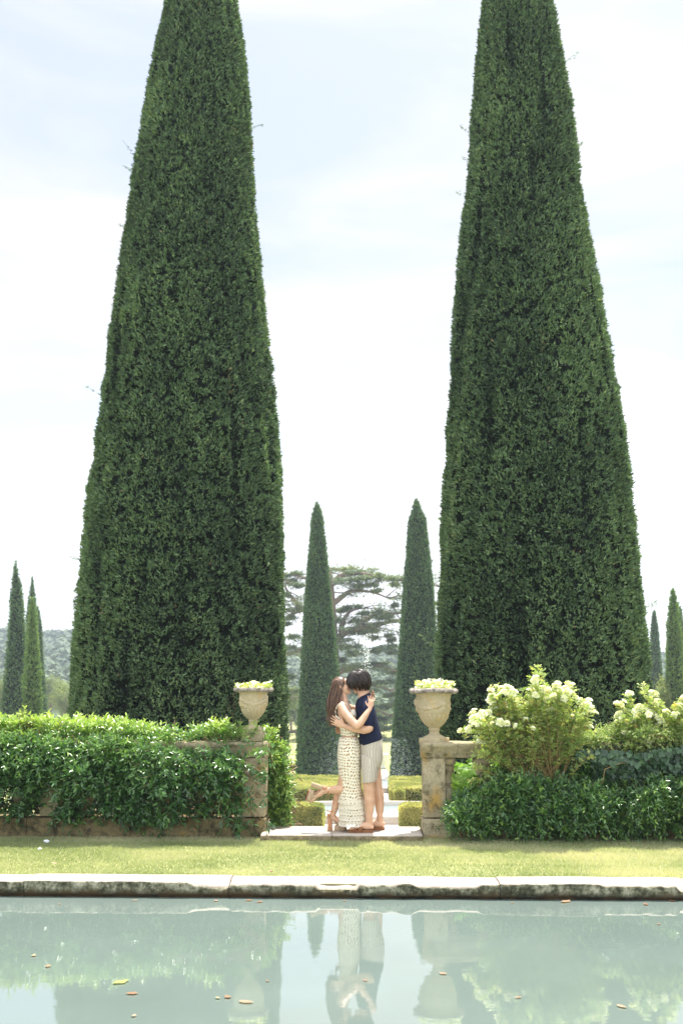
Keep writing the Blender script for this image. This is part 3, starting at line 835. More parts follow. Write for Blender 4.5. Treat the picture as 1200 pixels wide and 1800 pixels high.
def ringwall(mb, c, r0, r1, z0, z1, n=72, ex=0):
    V = []
    for r, z in ((r1, z0), (r1, z1 - .01), (r1 - .015, z1), (r0 + .015, z1), (r0, z1 - .01), (r0, z0)):
        V.append([(c[0] + (r + ex) * math.cos(2 * math.pi * i / n), c[1] + r * math.sin(2 * math.pi * i / n), z) for i in range(n)])
    mb.rings(V, cap=False)
bc = (.4, 45.0)
basin = thing('round_basin', 'round stone garden basin with pale water behind the couple', 'basin', (bc[0], bc[1], GB))
mb = MB(); ringwall(mb, bc, 2.75, 3.13, GB - .05, GB + .32, 96, 3.2); build(mb, 'kerb', M_slab, basin)
mb = MB(); mb.rings([[(bc[0] + (r + 3.2) * math.cos(2 * math.pi * i / 60), bc[1] + r * math.sin(2 * math.pi * i / 60), z) for i in range(60)] for r, z in ((2.8, GB + .01), (2.8, GB + .14))]); build(mb, 'basin_water', M_water2, basin, False)

fx = PY(645, 1300, 58).x
ft = thing('fountain', 'far fountain with a tall thin jet and falling spray behind the man', 'fountain', (fx, 58, GB))
mb = MB(); ringwall(mb, (fx, 58), 2.9, 3.2, GB - .05, GB + .3); build(mb, 'kerb', M_slab, ft)
mb = MB(); mb.rings([[(fx + 2.95 * math.cos(2 * math.pi * i / 48), 58 + 2.95 * math.sin(2 * math.pi * i / 48), z) for i in range(48)] for z in (GB + .05, GB + .2)]); build(mb, 'basin_water', M_water2, ft, False)
mb = MB(); mb.tube([(fx, 58, GB), (fx, 58, GB + .8)], [.07, .05]); build(mb, 'nozzle', M_stonedark, ft)
M_drop = simple('water_drop', (.88, .92, .94), .25, 0, .6)
def drops(P, r, name):
    n = len(P); o = np.array([[1, 0, 0], [-1, 0, 0], [0, 1, 0], [0, -1, 0], [0, 0, 1.5], [0, 0, -1.5]])
    V = (P[:, None, :] + o[None] * np.asarray(r).reshape(-1, 1, 1)).reshape(-1, 3)
    fc = np.array([[4, 0, 2], [4, 2, 1], [4, 1, 3], [4, 3, 0], [5, 2, 0], [5, 1, 2], [5, 3, 1], [5, 0, 3]])
    Fc = (np.arange(n)[:, None, None] * 6 + fc[None]).ravel()
    o = link_mesh(name, np_mesh(name, V, Fc, np.full(8 * n, 3), smooth=True), M_drop, ft); o['kind'] = 'stuff'
rg = np.random.default_rng(77)
n = 560; zj = rg.random(n) ** .8 * 8.0 + GB + .7; wd = .04 + .12 * ((zj - GB) / 8.8) ** 2
drops(np.stack([fx + rg.normal(0, 1, n) * wd, 58 + rg.normal(0, 1, n) * wd, zj], 1), rg.uniform(.010, .03, n), 'jet')
n = 5200; a = rg.uniform(0, 2 * np.pi, n); r = rg.normal(2.2, .5, n); zj = rg.random(n) ** 1.2 * 2.6
r = r * (1 - .2 * np.clip(zj - 1.2, 0, 1)); zj = zj + GB + .2
drops(np.stack([fx + r * np.cos(a), 58 + r * np.sin(a), zj], 1), rg.uniform(.003, .009, n), 'spray')
# white vase far down the axis
vb = PY(673, 1351, 73)
mb = MB(); mb.rings([[(vb.x + 2.2 * r * math.cos(2 * math.pi * i / 20), 73 + 2.2 * r * math.sin(2 * math.pi * i / 20), GB + 2.3 * z) for i in range(20)] for z, r in ((0, .1), (.04, .1), (.06, .05), (.12, .05), (.2, .11), (.34, .15), (.42, .17), (.44, .19), (.46, .17), (.44, .14))])
vs = build(mb, 'white_vase', simple('white_stone', (.75, .73, .68), .8)); tag(vs, 'small white stone vase far away on the lawn right of the man', 'vase')

# ------------------------------------------------------------------ cedar and background trees
def limb_tube(mb, pts, r0, r1, seg=7):
    P = [Vector(p) for p in pts]; out = []
    for i in range(len(P) - 1):
        for k in range(4):
            t = k / 4
            p0 = P[max(i - 1, 0)]; p1 = P[i]; p2 = P[i + 1]; p3 = P[min(i + 2, len(P) - 1)]
            out.append(.5 * ((2 * p1) + (p2 - p0) * t + (2 * p0 - 5 * p1 + 4 * p2 - p3) * t * t + (3 * p1 - p0 - 3 * p2 + p3) * t ** 3))
    out.append(P[-1]); n = len(out)
    mb.tube(out, [r0 + (r1 - r0) * i / (n - 1) for i in range(n)], seg, (0, 1, .1), round_ends=False)
    return out
CY = 120
cb = PY(590, 1300, CY)
ced = thing('cedar_tree', 'spreading old cedar with flat layered branches behind the two mid cypresses', 'cedar tree', (cb.x, CY, GB))
def toC(p): return p - Vector((cb.x, CY, GB))
mb = MB(); limb_tube(mb, [toC(PY(590, 1302, CY)), toC(PY(588, 1220, CY)), toC(PY(585, 1120, CY)), toC(PY(582, 1040, CY)), toC(PY(579, 1004, CY))], 1.0, .2)
o = link_mesh('trunk', mb.mesh('trunk'), M_bark); o.parent = ced
limbs = [((585, 1128), (600, 1117), (625, 1104), (650, 1085), (672, 1078), (702, 1078), (740, 1070)), ((622, 1106), (650, 1103), (680, 1094), (706, 1091), (760, 1085)), ((584, 1062), (600, 1050), (615, 1040), (650, 1040), (684, 1052)), ((582, 1028), (600, 1012), (630, 1008), (680, 1018), (730, 1022), (790, 1036)),
         ((580, 1088), (548, 1080), (532, 1070), (515, 1052), (503, 1035), (495, 1018)), ((584, 1145), (550, 1137), (505, 1150), (480, 1156)), ((586, 1182), (620, 1176), (662, 1170), (700, 1180)), ((587, 1215), (640, 1202), (694, 1216)), ((588, 1255), (640, 1242), (694, 1262)), ((588, 1240), (540, 1225), (505, 1228)), ((588, 1290), (520, 1285), (500, 1292)), ((582, 1030), (550, 1020), (515, 1010)), ((532, 1070), (515, 1078), (498, 1092)), ((600, 1117), (602, 1095), (615, 1075), (640, 1068))]
rg = np.random.default_rng(5)
mb = MB(); lp = []
for lb in limbs:
    yo = rg.uniform(-2.5, 4)
    pts = [toC(PY(p[0], p[1], CY + yo * i / len(lb))) for i, p in enumerate(lb)]
    lp += limb_tube(mb, pts, .4, .07)
# side branchlets
br = []
for k in range(150):
    p = lp[rg.integers(len(lp))]; d = Vector((rg.normal(), rg.normal() * 1.2, rg.normal() * .18 + .05)).normalized() * rg.uniform(1.2, 3.6)
    pts = [p, p + d * .5 + Vector((0, 0, .08)), p + d]; mb.tube(pts, [.08, .06, .025], 5, round_ends=False); br.append(p + d)
o = link_mesh('limbs', mb.mesh('limbs'), M_bark); o.parent = ced
plates = [(600, 1001, 26, 4), (635, 1006, 32, 5), (655, 1013, 22, 5), (622, 1018, 32, 5), (685, 1019, 27, 4), (697, 1027, 18, 4), (642, 1030, 24, 6), (668, 1038, 14, 4), (518, 1009, 24, 6), (508, 1023, 14, 6), (527, 1030, 15, 5), (500, 1045, 10, 8), (518, 1072, 15, 4), (512, 1086, 15, 5), (505, 1097, 8, 6), (512, 1120, 20, 6), (505, 1140, 14, 5),
          (605, 1072, 20, 6), (625, 1067, 22, 5), (650, 1077, 22, 4), (677, 1086, 18, 4), (595, 1090, 12, 6), (620, 1093, 25, 6), (700, 1063, 10, 8), (640, 1112, 35, 6), (667, 1119, 22, 7), (690, 1125, 15, 5), (605, 1126, 25, 6), (692, 1136, 15, 4), (610, 1137, 25, 9), (640, 1146, 28, 9), (670, 1140, 22, 9), (692, 1147, 14, 6), (600, 1161, 18, 8), (625, 1173, 28, 8), (662, 1168, 30, 8), (690, 1182, 18, 8),
          (672, 1200, 27, 7), (684, 1222, 20, 7), (668, 1243, 32, 7), (684, 1262, 22, 7), (672, 1281, 27, 8), (660, 1301, 32, 8), (684, 1321, 27, 8), (640, 1215, 25, 7), (640, 1260, 25, 7), (515, 1190, 12, 6), (512, 1216, 16, 7), (515, 1250, 16, 7), (512, 1290, 16, 8), (515, 1320, 14, 8), (540, 1270, 20, 8), (560, 1010, 22, 6), (560, 1070, 20, 7), (555, 1130, 22, 8), (790, 1036, 22, 6), (765, 1060, 14, 5), (740, 1024, 22, 5), (770, 1085, 20, 6), (735, 1110, 24, 7), (760, 1150, 24, 8)]
Ps = []
for (px, py, rx, ry) in plates:
    c = toC(PY(px, py, CY + rg.uniform(-3, 3)))
    n = int(22 * rx); m_ = .0695
    # several ragged fans inside every plate
    kf = max(3, rx // 4); fc = rg.uniform(-1, 1, (kf, 2)) * [rx * m_ * .8, rx * m_ * .8]
    f = rg.integers(0, kf, n)
    q_ = np.stack([fc[f, 0] + rg.normal(0, rx * m_ * .17, n), fc[f, 1] + rg.normal(0, rx * m_ * .22, n), rg.uniform(-1, .6, n) * ry * m_ * .55 + (fc[f, 0] * .12)], 1)
    Ps.append(q_ + np.array(c))
for p in br:
    Ps.append(np.array(p) + rg.normal(0, 1, (70, 3)) * [.8, .8, .16])
P = np.concatenate(Ps); n = len(P)
D = np.stack([rg.normal(0, 1, n), rg.normal(0, 1, n), rg.normal(.15, .35, n)], 1)
tn = np.clip(.45 + (fbm(P * .45, 4, 2) - .5) + rg.normal(0, .15, n), 0, 1)
me = leaf_mesh('needles', P, D, rg.normal(0, .4, (n, 3)) + [0, 0, 1], rg.uniform(.34, .7, n), .15, tn, 'spray', .2)
me.materials.append(M_cedar); o = bpy.data.objects.new('needles', me); sc.collection.objects.link(o); o.parent = ced

def tree(name, label, px, Y, crown_py, rpx, hpx, seedv, m=M_pale, lean=0, dens=1.0, cat='tree', lsz=.12, grp=None, base=GB):
    rg = np.random.default_rng(seedv); c = PY(px, crown_py, Y); sc_ = Y / 1740
    t = thing(name, label, cat, (c.x, Y, base), grp)
    hc = c.z - base; rx = rpx * sc_; rz = hpx * sc_
    mb = MB(); ends = []
    limb_tube(mb, [(0, 0, -.1), (lean * .3, 0, hc * .25), (lean, 0, hc * .5)], rx * .09 + .03, rx * .05 + .02)
    o = link_mesh('trunk', mb.mesh('trunk'), M_bark); o.parent = t
    mb = MB()
    for k in range(14):
        a = rg.uniform(0, 2 * np.pi); e = rg.uniform(.1, 1.3); rr_ = rg.uniform(.6, .95)
        end = Vector((math.cos(a) * math.cos(e) * rx * rr_, math.sin(a) * math.cos(e) * rx * rr_, hc - rz * .3 + math.sin(e) * rz * 1.1 * rr_))
        st_ = Vector((lean, 0, hc * .5)) * rg.uniform(.7, 1)
        pts = limb_tube(mb, [st_, st_.lerp(end, .5) + Vector(rg.normal(0, rx * .08, 3)), end], rx * .04 + .02, .015, 5); ends += pts[3:]
    o = link_mesh('branches', mb.mesh('branches'), M_bark); o.parent = t
    n = int(9000 * dens); e = np.array([tuple(x) for x in ends]); f = rg.integers(0, len(e), n)
    P = e[f] + rg.normal(0, 1, (n, 3)) * [rx * .17, rx * .17, rz * .15]
    P[:, 2] = np.maximum(P[:, 2], .1)
    D = rg.normal(0, 1, (n, 3)) + [0, 0, .3]
    tn = np.clip(.5 + (fbm(P / rx * 3, seedv, 2) - .5) * 1.2 + rg.normal(0, .16, n), 0, 1)
    me = leaf_mesh('crown', P, D, rg.normal(0, .6, (n, 3)) + [0, 0, .8], lsz * rg.uniform(.6, 1.3, n), lsz * .4, tn, 'spray', .2)
    me.materials.append(m); o = bpy.data.objects.new('crown', me); sc.collection.objects.link(o); o.parent = t
BG = 'pale trees beyond the garden'
tree('olive_tree', 'pale yellow-green tree with dark forked branches left of the giant cypress', 118, 140, 1222, 32, 34, 51, lean=.4, dens=.8, lsz=.2, grp=BG)
tree('olive_tree', 'hazy pale tree between the left cypress group and the giant one, higher and farther', 92, 172, 1206, 26, 24, 52, lsz=.32, grp=BG)
tree('olive_tree', 'pale tree cut off by the left edge of the picture', 2, 130, 1222, 26, 38, 53, lsz=.27, grp=BG)
tree('olive_tree', 'silvery shrubby tree between the two right far cypresses', 1160, 62, 1228, 24, 42, 54, dens=1.2, lsz=.15, grp=BG)
tree('olive_tree', 'pale tree seen low between the left giant cypress and its neighbour', 512, 150, 1232, 22, 30, 56, lsz=.3, grp=BG)
tree('bushy_tree', 'grey-green bushy tree low behind the kissing couple', 655, 135, 1268, 42, 34, 57, M_cedar, dens=1.6, lsz=.3, grp=BG)
tree('bushy_tree', 'grey-green bushy tree hidden low behind the right mid cypress', 735, 140, 1262, 50, 36, 58, M_cedar, dens=1.6, lsz=.3, grp=BG)
tree('bushy_tree', 'grey-green bushy tree low behind the left mid cypress', 565, 142, 1262, 55, 36, 59, M_cedar, dens=1.8, lsz=.3, grp=BG)

# hills -------------------------------------------------------------
def hz(X, Y):
    ridge = np.interp(X / np.maximum(Y, 1) * 1740 + 655, [-400, 0, 60, 135, 300, 520, 700, 1150, 1200, 1600], [1100, 1118, 1124, 1122, 1128, 1150, 1148, 1158, 1156, 1130])
    zr = (1222 - ridge) / 1790 * 470 + 5
    t = np.clip((Y - 185) / 285, 0, 1)
    return GB + zr * t ** 1.15 * np.where(Y > 470, np.clip(1 - (Y - 470) / 300, 0, 1), 1) + 1.2 * t * (fbm(np.stack([X * .02, Y * .02, X * 0], 1), 3, 3) - .5) * 4
nx, ny = 130, 60
X, Y = np.meshgrid(np.linspace(-420, 420, nx), np.linspace(180, 620, ny))
Z = hz(X.ravel(), Y.ravel()) - 1.0
V = np.stack([X.ravel(), Y.ravel(), Z], 1); idx = (np.arange(ny - 1)[:, None] * nx + np.arange(nx - 1)[None]).ravel()
Fc = np.stack([idx, idx + 1, idx + nx + 1, idx + nx], 1).ravel()
o = link_mesh('hills', np_mesh('hills', V, Fc, np.full(len(idx), 4), smooth=True), M_hill); o['kind'] = 'structure'
rg = np.random.default_rng(88)
nc = 9500; yy = 186 + 290 * rg.random(nc) ** .8; ang = rg.uniform(-.85, .8, nc); xx = ang * yy
rad = rg.uniform(2.0, 4.2, nc); zz = hz(xx, yy) + rad * .3; ct = rg.uniform(.2, .8, nc) + .2 * (fbm(np.stack([xx * .03, yy * .03, 0 * xx], 1), 12) - .5)
per = 34; n = nc * per
d = unit(rg.normal(0, 1, (n, 3))); d[:, 2] = np.abs(d[:, 2]); f = np.repeat(np.arange(nc), per)
P = np.stack([xx[f], yy[f], zz[f]], 1) + d * rad[f][:, None] * [1, 1, .9] * rg.uniform(.6, 1, n)[:, None]
tn = np.clip(ct[f] - .25 + rg.normal(0, .08, n), 0, 1)
tn = tn * .6
me = leaf_mesh('hill_woods', P, np.cross(d, rg.normal(0, 1, (n, 3))), d + rg.normal(0, .25, (n, 3)), rg.uniform(1.6, 2.8, n), 1.6, tn, 'spray', .1)
me.materials.append(leafmat('hill_leaf', [(0, (.09, .13, .08)), (.5, (.15, .2, .11)), (1, (.26, .3, .16))], .7, .1, .2)); o = bpy.data.objects.new('hill_woods', me); sc.collection.objects.link(o)
tag(o, 'distant bluish wooded hillside', 'woodland', kind='stuff')

# ------------------------------------------------------------------ shrubs over the balustrades
def interp_pts(pts): 
    a = np.array(pts, dtype=float); return lambda x: np.interp(x, a[:, 0], a[:, 1])
def pyv(px, py, Y):
    px, py, Y = np.broadcast_arrays(px, py, Y)
    r = (px - 600) / F; u = (900 - py) / F
    y = math.cos(PITCH) - u * math.sin(PITCH); z = math.sin(PITCH) + u * math.cos(PITCH)
    X = r * math.cos(YAW) - y * math.sin(YAW); Yd = r * math.sin(YAW) + y * math.cos(YAW); t = Y / Yd
    return np.stack([CAM.x + X * t, Y + 0 * t, CAM.z + z * t], 1)
def shrub(name, label, cat, px0, px1, top, bot, nsh, m, seedv, nleaf=8, Lsh=.17, leaf=(.045, .09), lw=.38, bulge=.34, back=.4, mask=None, tint=lambda z, r: r, Ybase=YF, kind='leaf', droop=.12, stems=60, hang=.4, grp=None):
    rg = np.random.default_rng(seedv)
    px = rg.uniform(px0, px1, nsh); v = rg.random(nsh)
    t_, b_ = top(px) + 11, bot(px)
    py = t_ + (b_ - t_) * v
    if mask is not None:
        k = mask(px, py, rg); px, py, v = px[k], py[k], v[k]
    n = len(px)
    bul = bulge * np.sin(np.pi * np.clip(v * .8 + .12, 0, 1)) * (.1 + 1.75 * fbm(np.stack([px * .022, py * .022, 0 * px], 1), seedv, 2))
    dep = rg.random(n) ** 1.6 * .35
    topk = v < .16
    Y = Ybase - bul + dep * .7
    Y[topk] = (Ybase - bulge * .45) + rg.random(topk.sum()) * (bulge * .5 + back)
    P = pyv(px, py, Y)
    c = P.mean(0); base = (float(c[0]), Ybase, GZ)
    th = thing(name, label, cat, base, grp)
    P = P - np.array(base)
    low = v > .8
    d = np.stack([rg.normal(0, .6, n), -rg.uniform(.1, .9, n), rg.normal(.25, .45, n)], 1)
    d[topk, 1] += .45; d[topk, 2] += .75; d[low, 2] -= hang
    d = unit(d); L_ = Lsh * rg.uniform(.6, 1.3, n)
    ref = unit(np.cross(d, rg.normal(0, 1, (n, 3)))); ref2 = np.cross(d, ref)
    Pl, Dl, Nl, Tl, Ll = [], [], [], [], []
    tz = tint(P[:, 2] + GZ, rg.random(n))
    # shoot curve: droops with length
    for k in range(nleaf):
        f = (k + .6) / nleaf
        pos = P + d * (L_ * f)[:, None] + np.array([0, 0, -.25]) * (L_ * f * f)[:, None]
        a = k * 1.57 + rg.normal(0, .35, n)
        side = ref * np.cos(a)[:, None] + ref2 * np.sin(a)[:, None]
        dd = d * .75 + side * (1.1 - .5 * f) + [0, 0, -.05]
        nn = d * .7 - side * .3 + [0, -.25, 1.0] + rg.normal(0, .3, (n, 3))
        Pl.append(pos); Dl.append(dd); Nl.append(nn); Tl.append(np.clip(tz + .12 * f + rg.normal(0, .07, n), 0, 1)); Ll.append(rg.uniform(*leaf, n) * (1 - .25 * f))
    P2 = np.concatenate(Pl); LL = np.concatenate(Ll)
    me = leaf_mesh('foliage', P2, np.concatenate(Dl), np.concatenate(Nl), LL, LL * lw, np.concatenate(Tl), kind, .2, droop)
    me.materials.append(m); o = bpy.data.objects.new('foliage', me); sc.collection.objects.link(o); o.parent = th
    mb = MB()
    for k in rg.choice(n, min(stems * 3, n), replace=False):
        p = Vector(P[k]); e = p + Vector(d[k]) * L_[k]; mb.tube([p - Vector(d[k]) * .22 - Vector((0, -.08, .1)), p, e], [.006, .004, .002], 4, round_ends=False)
    o = link_mesh('stems', mb.mesh('stems'), M_twig); o.parent = th
    return th
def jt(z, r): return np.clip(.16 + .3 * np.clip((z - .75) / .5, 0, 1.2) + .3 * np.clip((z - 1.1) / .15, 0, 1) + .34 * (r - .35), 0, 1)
SG = 'glossy green shrubs over the balustrade'
def maskL(px, py, rg):
    n = fbm(np.stack([px * .03, py * .035, 0 * px], 1), 66, 2)
    n2_ = fbm(np.stack([px * .06, py * .07, 0 * px], 1), 69, 2)
    keep = rg.random(len(px)) < np.where((py > 1390) & (n > .5), .08, np.where((n2_ < .43) & (py > 1300), .3, 1))
    keep &= ~((px > 68) & (px < 112) & (py > 1372) & (rg.random(len(px)) < .88))
    return keep
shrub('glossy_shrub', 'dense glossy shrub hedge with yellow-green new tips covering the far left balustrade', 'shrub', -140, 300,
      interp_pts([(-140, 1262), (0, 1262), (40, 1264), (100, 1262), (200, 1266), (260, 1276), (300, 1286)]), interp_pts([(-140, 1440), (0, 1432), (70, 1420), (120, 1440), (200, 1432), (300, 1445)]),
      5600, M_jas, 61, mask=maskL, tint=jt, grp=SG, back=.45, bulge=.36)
def maskM(px, py, rg):
    n = fbm(np.stack([px * .03, py * .035, 0 * px], 1), 67, 2); r = rg.random(len(px))
    n2_ = fbm(np.stack([px * .06, py * .07, 0 * px], 1), 70, 2)
    keep = r < np.where((py > 1385) & (n > .5), .1, np.where((n2_ < .45) & (py > 1300), .25, .9))
    keep &= ~((py > 1300) & (py < 1328) & (r < .72))
    keep &= ~((px > 424) & (px < 470) & (py > 1325) & (py < 1470) & (r < .82))
    keep &= ~((px > 424) & (px < 470) & (py > 1284) & (py < 1345) & (r < .5))
    keep &= ~((px > 414) & (px < 474) & (py < 1286) & (r < .9))
    return keep
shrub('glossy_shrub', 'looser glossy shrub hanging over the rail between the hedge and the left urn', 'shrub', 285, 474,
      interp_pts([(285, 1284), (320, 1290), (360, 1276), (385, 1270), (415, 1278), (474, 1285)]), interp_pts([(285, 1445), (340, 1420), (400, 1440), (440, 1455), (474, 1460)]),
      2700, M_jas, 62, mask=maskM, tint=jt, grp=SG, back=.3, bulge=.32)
shrub('glossy_shrub', 'tall narrow glossy shrub behind the left pier, next to the step', 'shrub', 466, 503,
      interp_pts([(466, 1272), (482, 1288), (492, 1305), (503, 1330)]), interp_pts([(466, 1458), (490, 1458), (503, 1450)]),
      620, M_jas, 63, tint=lambda z, r: np.clip(.4 + .35 * r + .15 * (z > .9), 0, 1), grp=SG, back=.2, bulge=.16, Ybase=11.75, Lsh=.14)
shrub('added_undergrowth', 'dark leafy undergrowth added to darken the gaps behind the left balustrade', 'undergrowth', -140, 462,
      interp_pts([(-140, 1350), (462, 1350)]), interp_pts([(-140, 1468), (462, 1462)]), 2200, M_ivy, 75, tint=lambda z, r: .1 + .3 * r, back=.2, bulge=.25, Ybase=12.05)  # added dark foliage so the gaps below the rail read dark
topR_ = interp_pts([(790, 1432), (800, 1408), (830, 1388), (860, 1362), (880, 1350), (930, 1342), (980, 1345), (1030, 1356), (1060, 1376), (1100, 1374), (1140, 1364), (1160, 1350), (1200, 1348), (1330, 1340)])
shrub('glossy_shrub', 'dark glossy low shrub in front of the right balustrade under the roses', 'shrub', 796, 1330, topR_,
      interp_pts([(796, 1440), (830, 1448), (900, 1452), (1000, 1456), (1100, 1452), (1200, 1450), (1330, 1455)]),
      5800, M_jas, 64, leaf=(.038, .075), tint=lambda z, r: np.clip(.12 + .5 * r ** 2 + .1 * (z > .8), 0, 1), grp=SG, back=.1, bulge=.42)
def ivy(name, label, px0, px1, top, bot, n, seedv, Yb, m, lsz, cat, yj=.12, outw=.25):
    rg = np.random.default_rng(seedv)
    px = rg.uniform(px0, px1, n); v = rg.random(n); py = top(px) + (bot(px) - top(px)) * v
    Y = Yb - outw * rg.random(n) * np.sin(np.pi * np.clip(v + .2, 0, 1)) - rg.random(n) * .05
    k = v < .2; Y[k] = Yb - .1 + rg.random(k.sum()) * .5
    P = pyv(px, py, Y); c = P.mean(0); base = np.array([c[0], Yb, GZ]); th = thing(name, label, cat, tuple(base)); P = P - base
    # three-lobed leaf: three blades sharing a base
    D0 = np.stack([rg.normal(0, .4, n), -rg.uniform(0, .5, n), -rg.uniform(.2, 1, n)], 1); Nn = np.stack([rg.normal(0, .4, n), -np.ones(n), rg.uniform(.1, 1, n)], 1)
    D0[k, 2] = rg.normal(0, .3, k.sum()); Nn[k] = rg.normal(0, .3, (k.sum(), 3)) + [0, -.3, 1]
    S = unit(np.cross(D0, Nn)); D0 = unit(D0); tn = np.clip(rg.normal(.4, .2, n), 0, 1); sz = lsz * rg.uniform(.6, 1.2, n)
    P3 = np.concatenate([P, P, P]); D3 = np.concatenate([D0, D0 * .5 + S * .8, D0 * .5 - S * .8]); L3 = np.concatenate([sz, sz * .75, sz * .75])
    me = leaf_mesh('foliage', P3, D3, np.concatenate([Nn] * 3), L3, L3 * .75, np.concatenate([tn] * 3), 'leaf', .06, .1)
    me.materials.append(m); o = bpy.data.objects.new('foliage', me); sc.collection.objects.link(o); o.parent = th
    mb = MB()
    for k_ in rg.choice(n, 14):
        p = Vector(P[k_]); pts = [p + Vector((rg.normal() * .05 + i * .09 * (1 if k_ % 2 else -1), -.04, -.02 * i * i + rg.normal() * .01)) for i in range(5)]
        mb.tube(pts, [.006, .005, .005, .004, .003], 5, round_ends=False)
    o = link_mesh('stems', mb.mesh('stems'), M_rosestem); o.parent = th
ivy('ivy', 'dark flat-leaved ivy draped over the rail at the right edge below the roses', 1012, 1330, interp_pts([(1012, 1318), (1040, 1306), (1100, 1300), (1200, 1292), (1330, 1290)]), interp_pts([(1012, 1335), (1050, 1370), (1100, 1400), (1330, 1400)]), 2600, 65, YF - .04, M_ivy, .065, 'ivy')
ivy('grapevine', 'bright backlit vine leaves showing through the balusters beside the right pier', 786, 905, interp_pts([(786, 1368), (800, 1345), (830, 1334), (905, 1334)]), interp_pts([(786, 1430), (905, 1425)]), 420, 66, 12.0, M_vine, .1, 'vine', outw=.35)

# ------------------------------------------------------------------ roses
def bloom_mesh(seedv):
    rg = np.random.default_rng(seedv); me_s = []
    P, D, Nn, Ls, T = [], [], [], [], []
    for b_ in range(6):
        c = rg.normal(0, 1, 3); c = c / np.linalg.norm(c) * .03 * rg.uniform(.3, 1.1); ax = c / np.linalg.norm(c) * .6 + np.array([0, -.3, .8]); ax /= np.linalg.norm(ax)
        u = np.cross(ax, [1, 0, .1]); u /= np.linalg.norm(u); v = np.cross(ax, u)
        for l in range(3):
            for j in range(5 + l % 2):
                a = 2 * np.pi * j / (5 + l % 2) + l * .7 + rg.normal(0, .1); rad = u * math.cos(a) + v * math.sin(a)
                P.append(c + rad * .003); D.append(rad + ax * (.25 + .6 * l)); Nn.append(ax - rad * (.25 + .6 * l)); Ls.append(.026 * (1 - .18 * l)); T.append(.8 + .2 * rg.random() - (.25 if l == 2 else 0))
    P = np.array(P); Ls = np.array(Ls)
    me = leaf_mesh('bloom', P, np.array(D), np.array(Nn), Ls, Ls * .95, np.array(T), 'leaf', .15, .12); me.materials.append(M_petal); return me
BM = [bloom_mesh(i) for i in range(5)]
def rose(label, bases, ends, blooms, seedv, nst, Yc_, spread, tall=None):
    rj = np.random.default_rng(seedv + 1); blooms = blooms + [(b_[0] + rj.normal(0, 13), b_[1] + abs(rj.normal(0, 20))) for b_ in blooms[::2]]
    rg = np.random.default_rng(seedv); b0 = PY(bases[0][0], bases[0][1], Yc_)
    th = thing('rose_bush', label, 'rose bush', (b0.x, Yc_, GZ), 'white flowering rose bushes'); off = Vector((b0.x, Yc_, GZ))
    mb = MB(); LP, LD, LN, LT = [], [], [], []
    tips = []
    pts_px = list(blooms)
    while len(pts_px) < nst:
        x = rg.uniform(ends[0][0], ends[-1][0]); t_ = np.interp(x, [e[0] for e in ends], [e[1] for e in ends]); pts_px.append((x, t_ + rg.random() ** .8 * 95))
    if tall: pts_px += tall
    nb = len(blooms)
    for i, (px, py) in enumerate(pts_px):
        bpx = bases[rg.integers(len(bases))]
        Ye = Yc_ + (rg.uniform(-spread, spread * .1) if i < nb else rg.uniform(-spread, spread))
        e = PY(px, py, Ye); s_ = PY(bpx[0] + rg.uniform(-6, 6), bpx[1], Yc_ + rg.uniform(-.05, .05))
        if py > bpx[1] - 20: s_ = PY(px * .5 + bpx[0] * .5, py + 30, Yc_)
        mid = s_.lerp(e, .55) + Vector((0, 0, (e - s_).length * .10)) + Vector(rg.normal(0, .02, 3))
        n0 = 10; pts = [(s_ * (1 - t) ** 2 + mid * 2 * t * (1 - t) + e * t * t) - off for t in np.linspace(0, 1, n0)]
        mb.tube(pts, [.006 - .0042 * k / (n0 - 1) for k in range(n0)], 5, round_ends=False)
        if i < nb:
            o = bpy.data.objects.new('bloom', BM[i % 5]); sc.collection.objects.link(o); o.parent = th; o.location = e - off; k = rg.uniform(.75, 1.6); o.scale = (k, k, k); o.rotation_euler = (rg.normal(0, .3), rg.normal(0, .3), rg.uniform(-1, 1))
        ln = (e - s_).length
        for k in range(int(10 + ln * 21)):
            t = rg.uniform(.28, 1) ** .8; p = (s_ * (1 - t) ** 2 + mid * 2 * t * (1 - t) + e * t * t) - off; tang = (e - s_).normalized()
            sd_ = Vector(rg.normal(0, 1, 3)); sd_ = (sd_ - tang * sd_.dot(tang)).normalized()
            dirr = (tang * .5 + sd_).normalized(); tt = rg.uniform(.2, .85) + (.1 if t > .8 else 0)
            if rg.random() < .015: tt = 1
            # compound leaf: five leaflets on a rachis
            lat = dirr.cross(Vector(rg.normal(0, .4, 3)) + Vector((0, 0, 1))).normalized()
            for (a, sgn) in ((.35, 1), (.35, -1), (.7, 1), (.7, -1), (1, 0)):
                LP.append(p + dirr * .05 * a); LD.append(dirr * (.5 if sgn else 1) + lat * sgn); LN.append(dirr.cross(lat) * -1 + Vector(rg.normal(0, .25, 3))); LT.append(min(1, tt + rg.normal(0, .05)))
    o = link_mesh('stems', mb.mesh('stems'), M_rosestem); o.parent = th
    P = np.array(LP); n = len(P); LL = rg.uniform(.022, .036, n)
    me = leaf_mesh('foliage', P, np.array(LD), np.array(LN), LL, LL * .6, np.clip(LT, 0, 1), 'leaf', .15, .15)
    me.materials.append(M_rose); o = bpy.data.objects.new('foliage', me); sc.collection.objects.link(o); o.parent = th
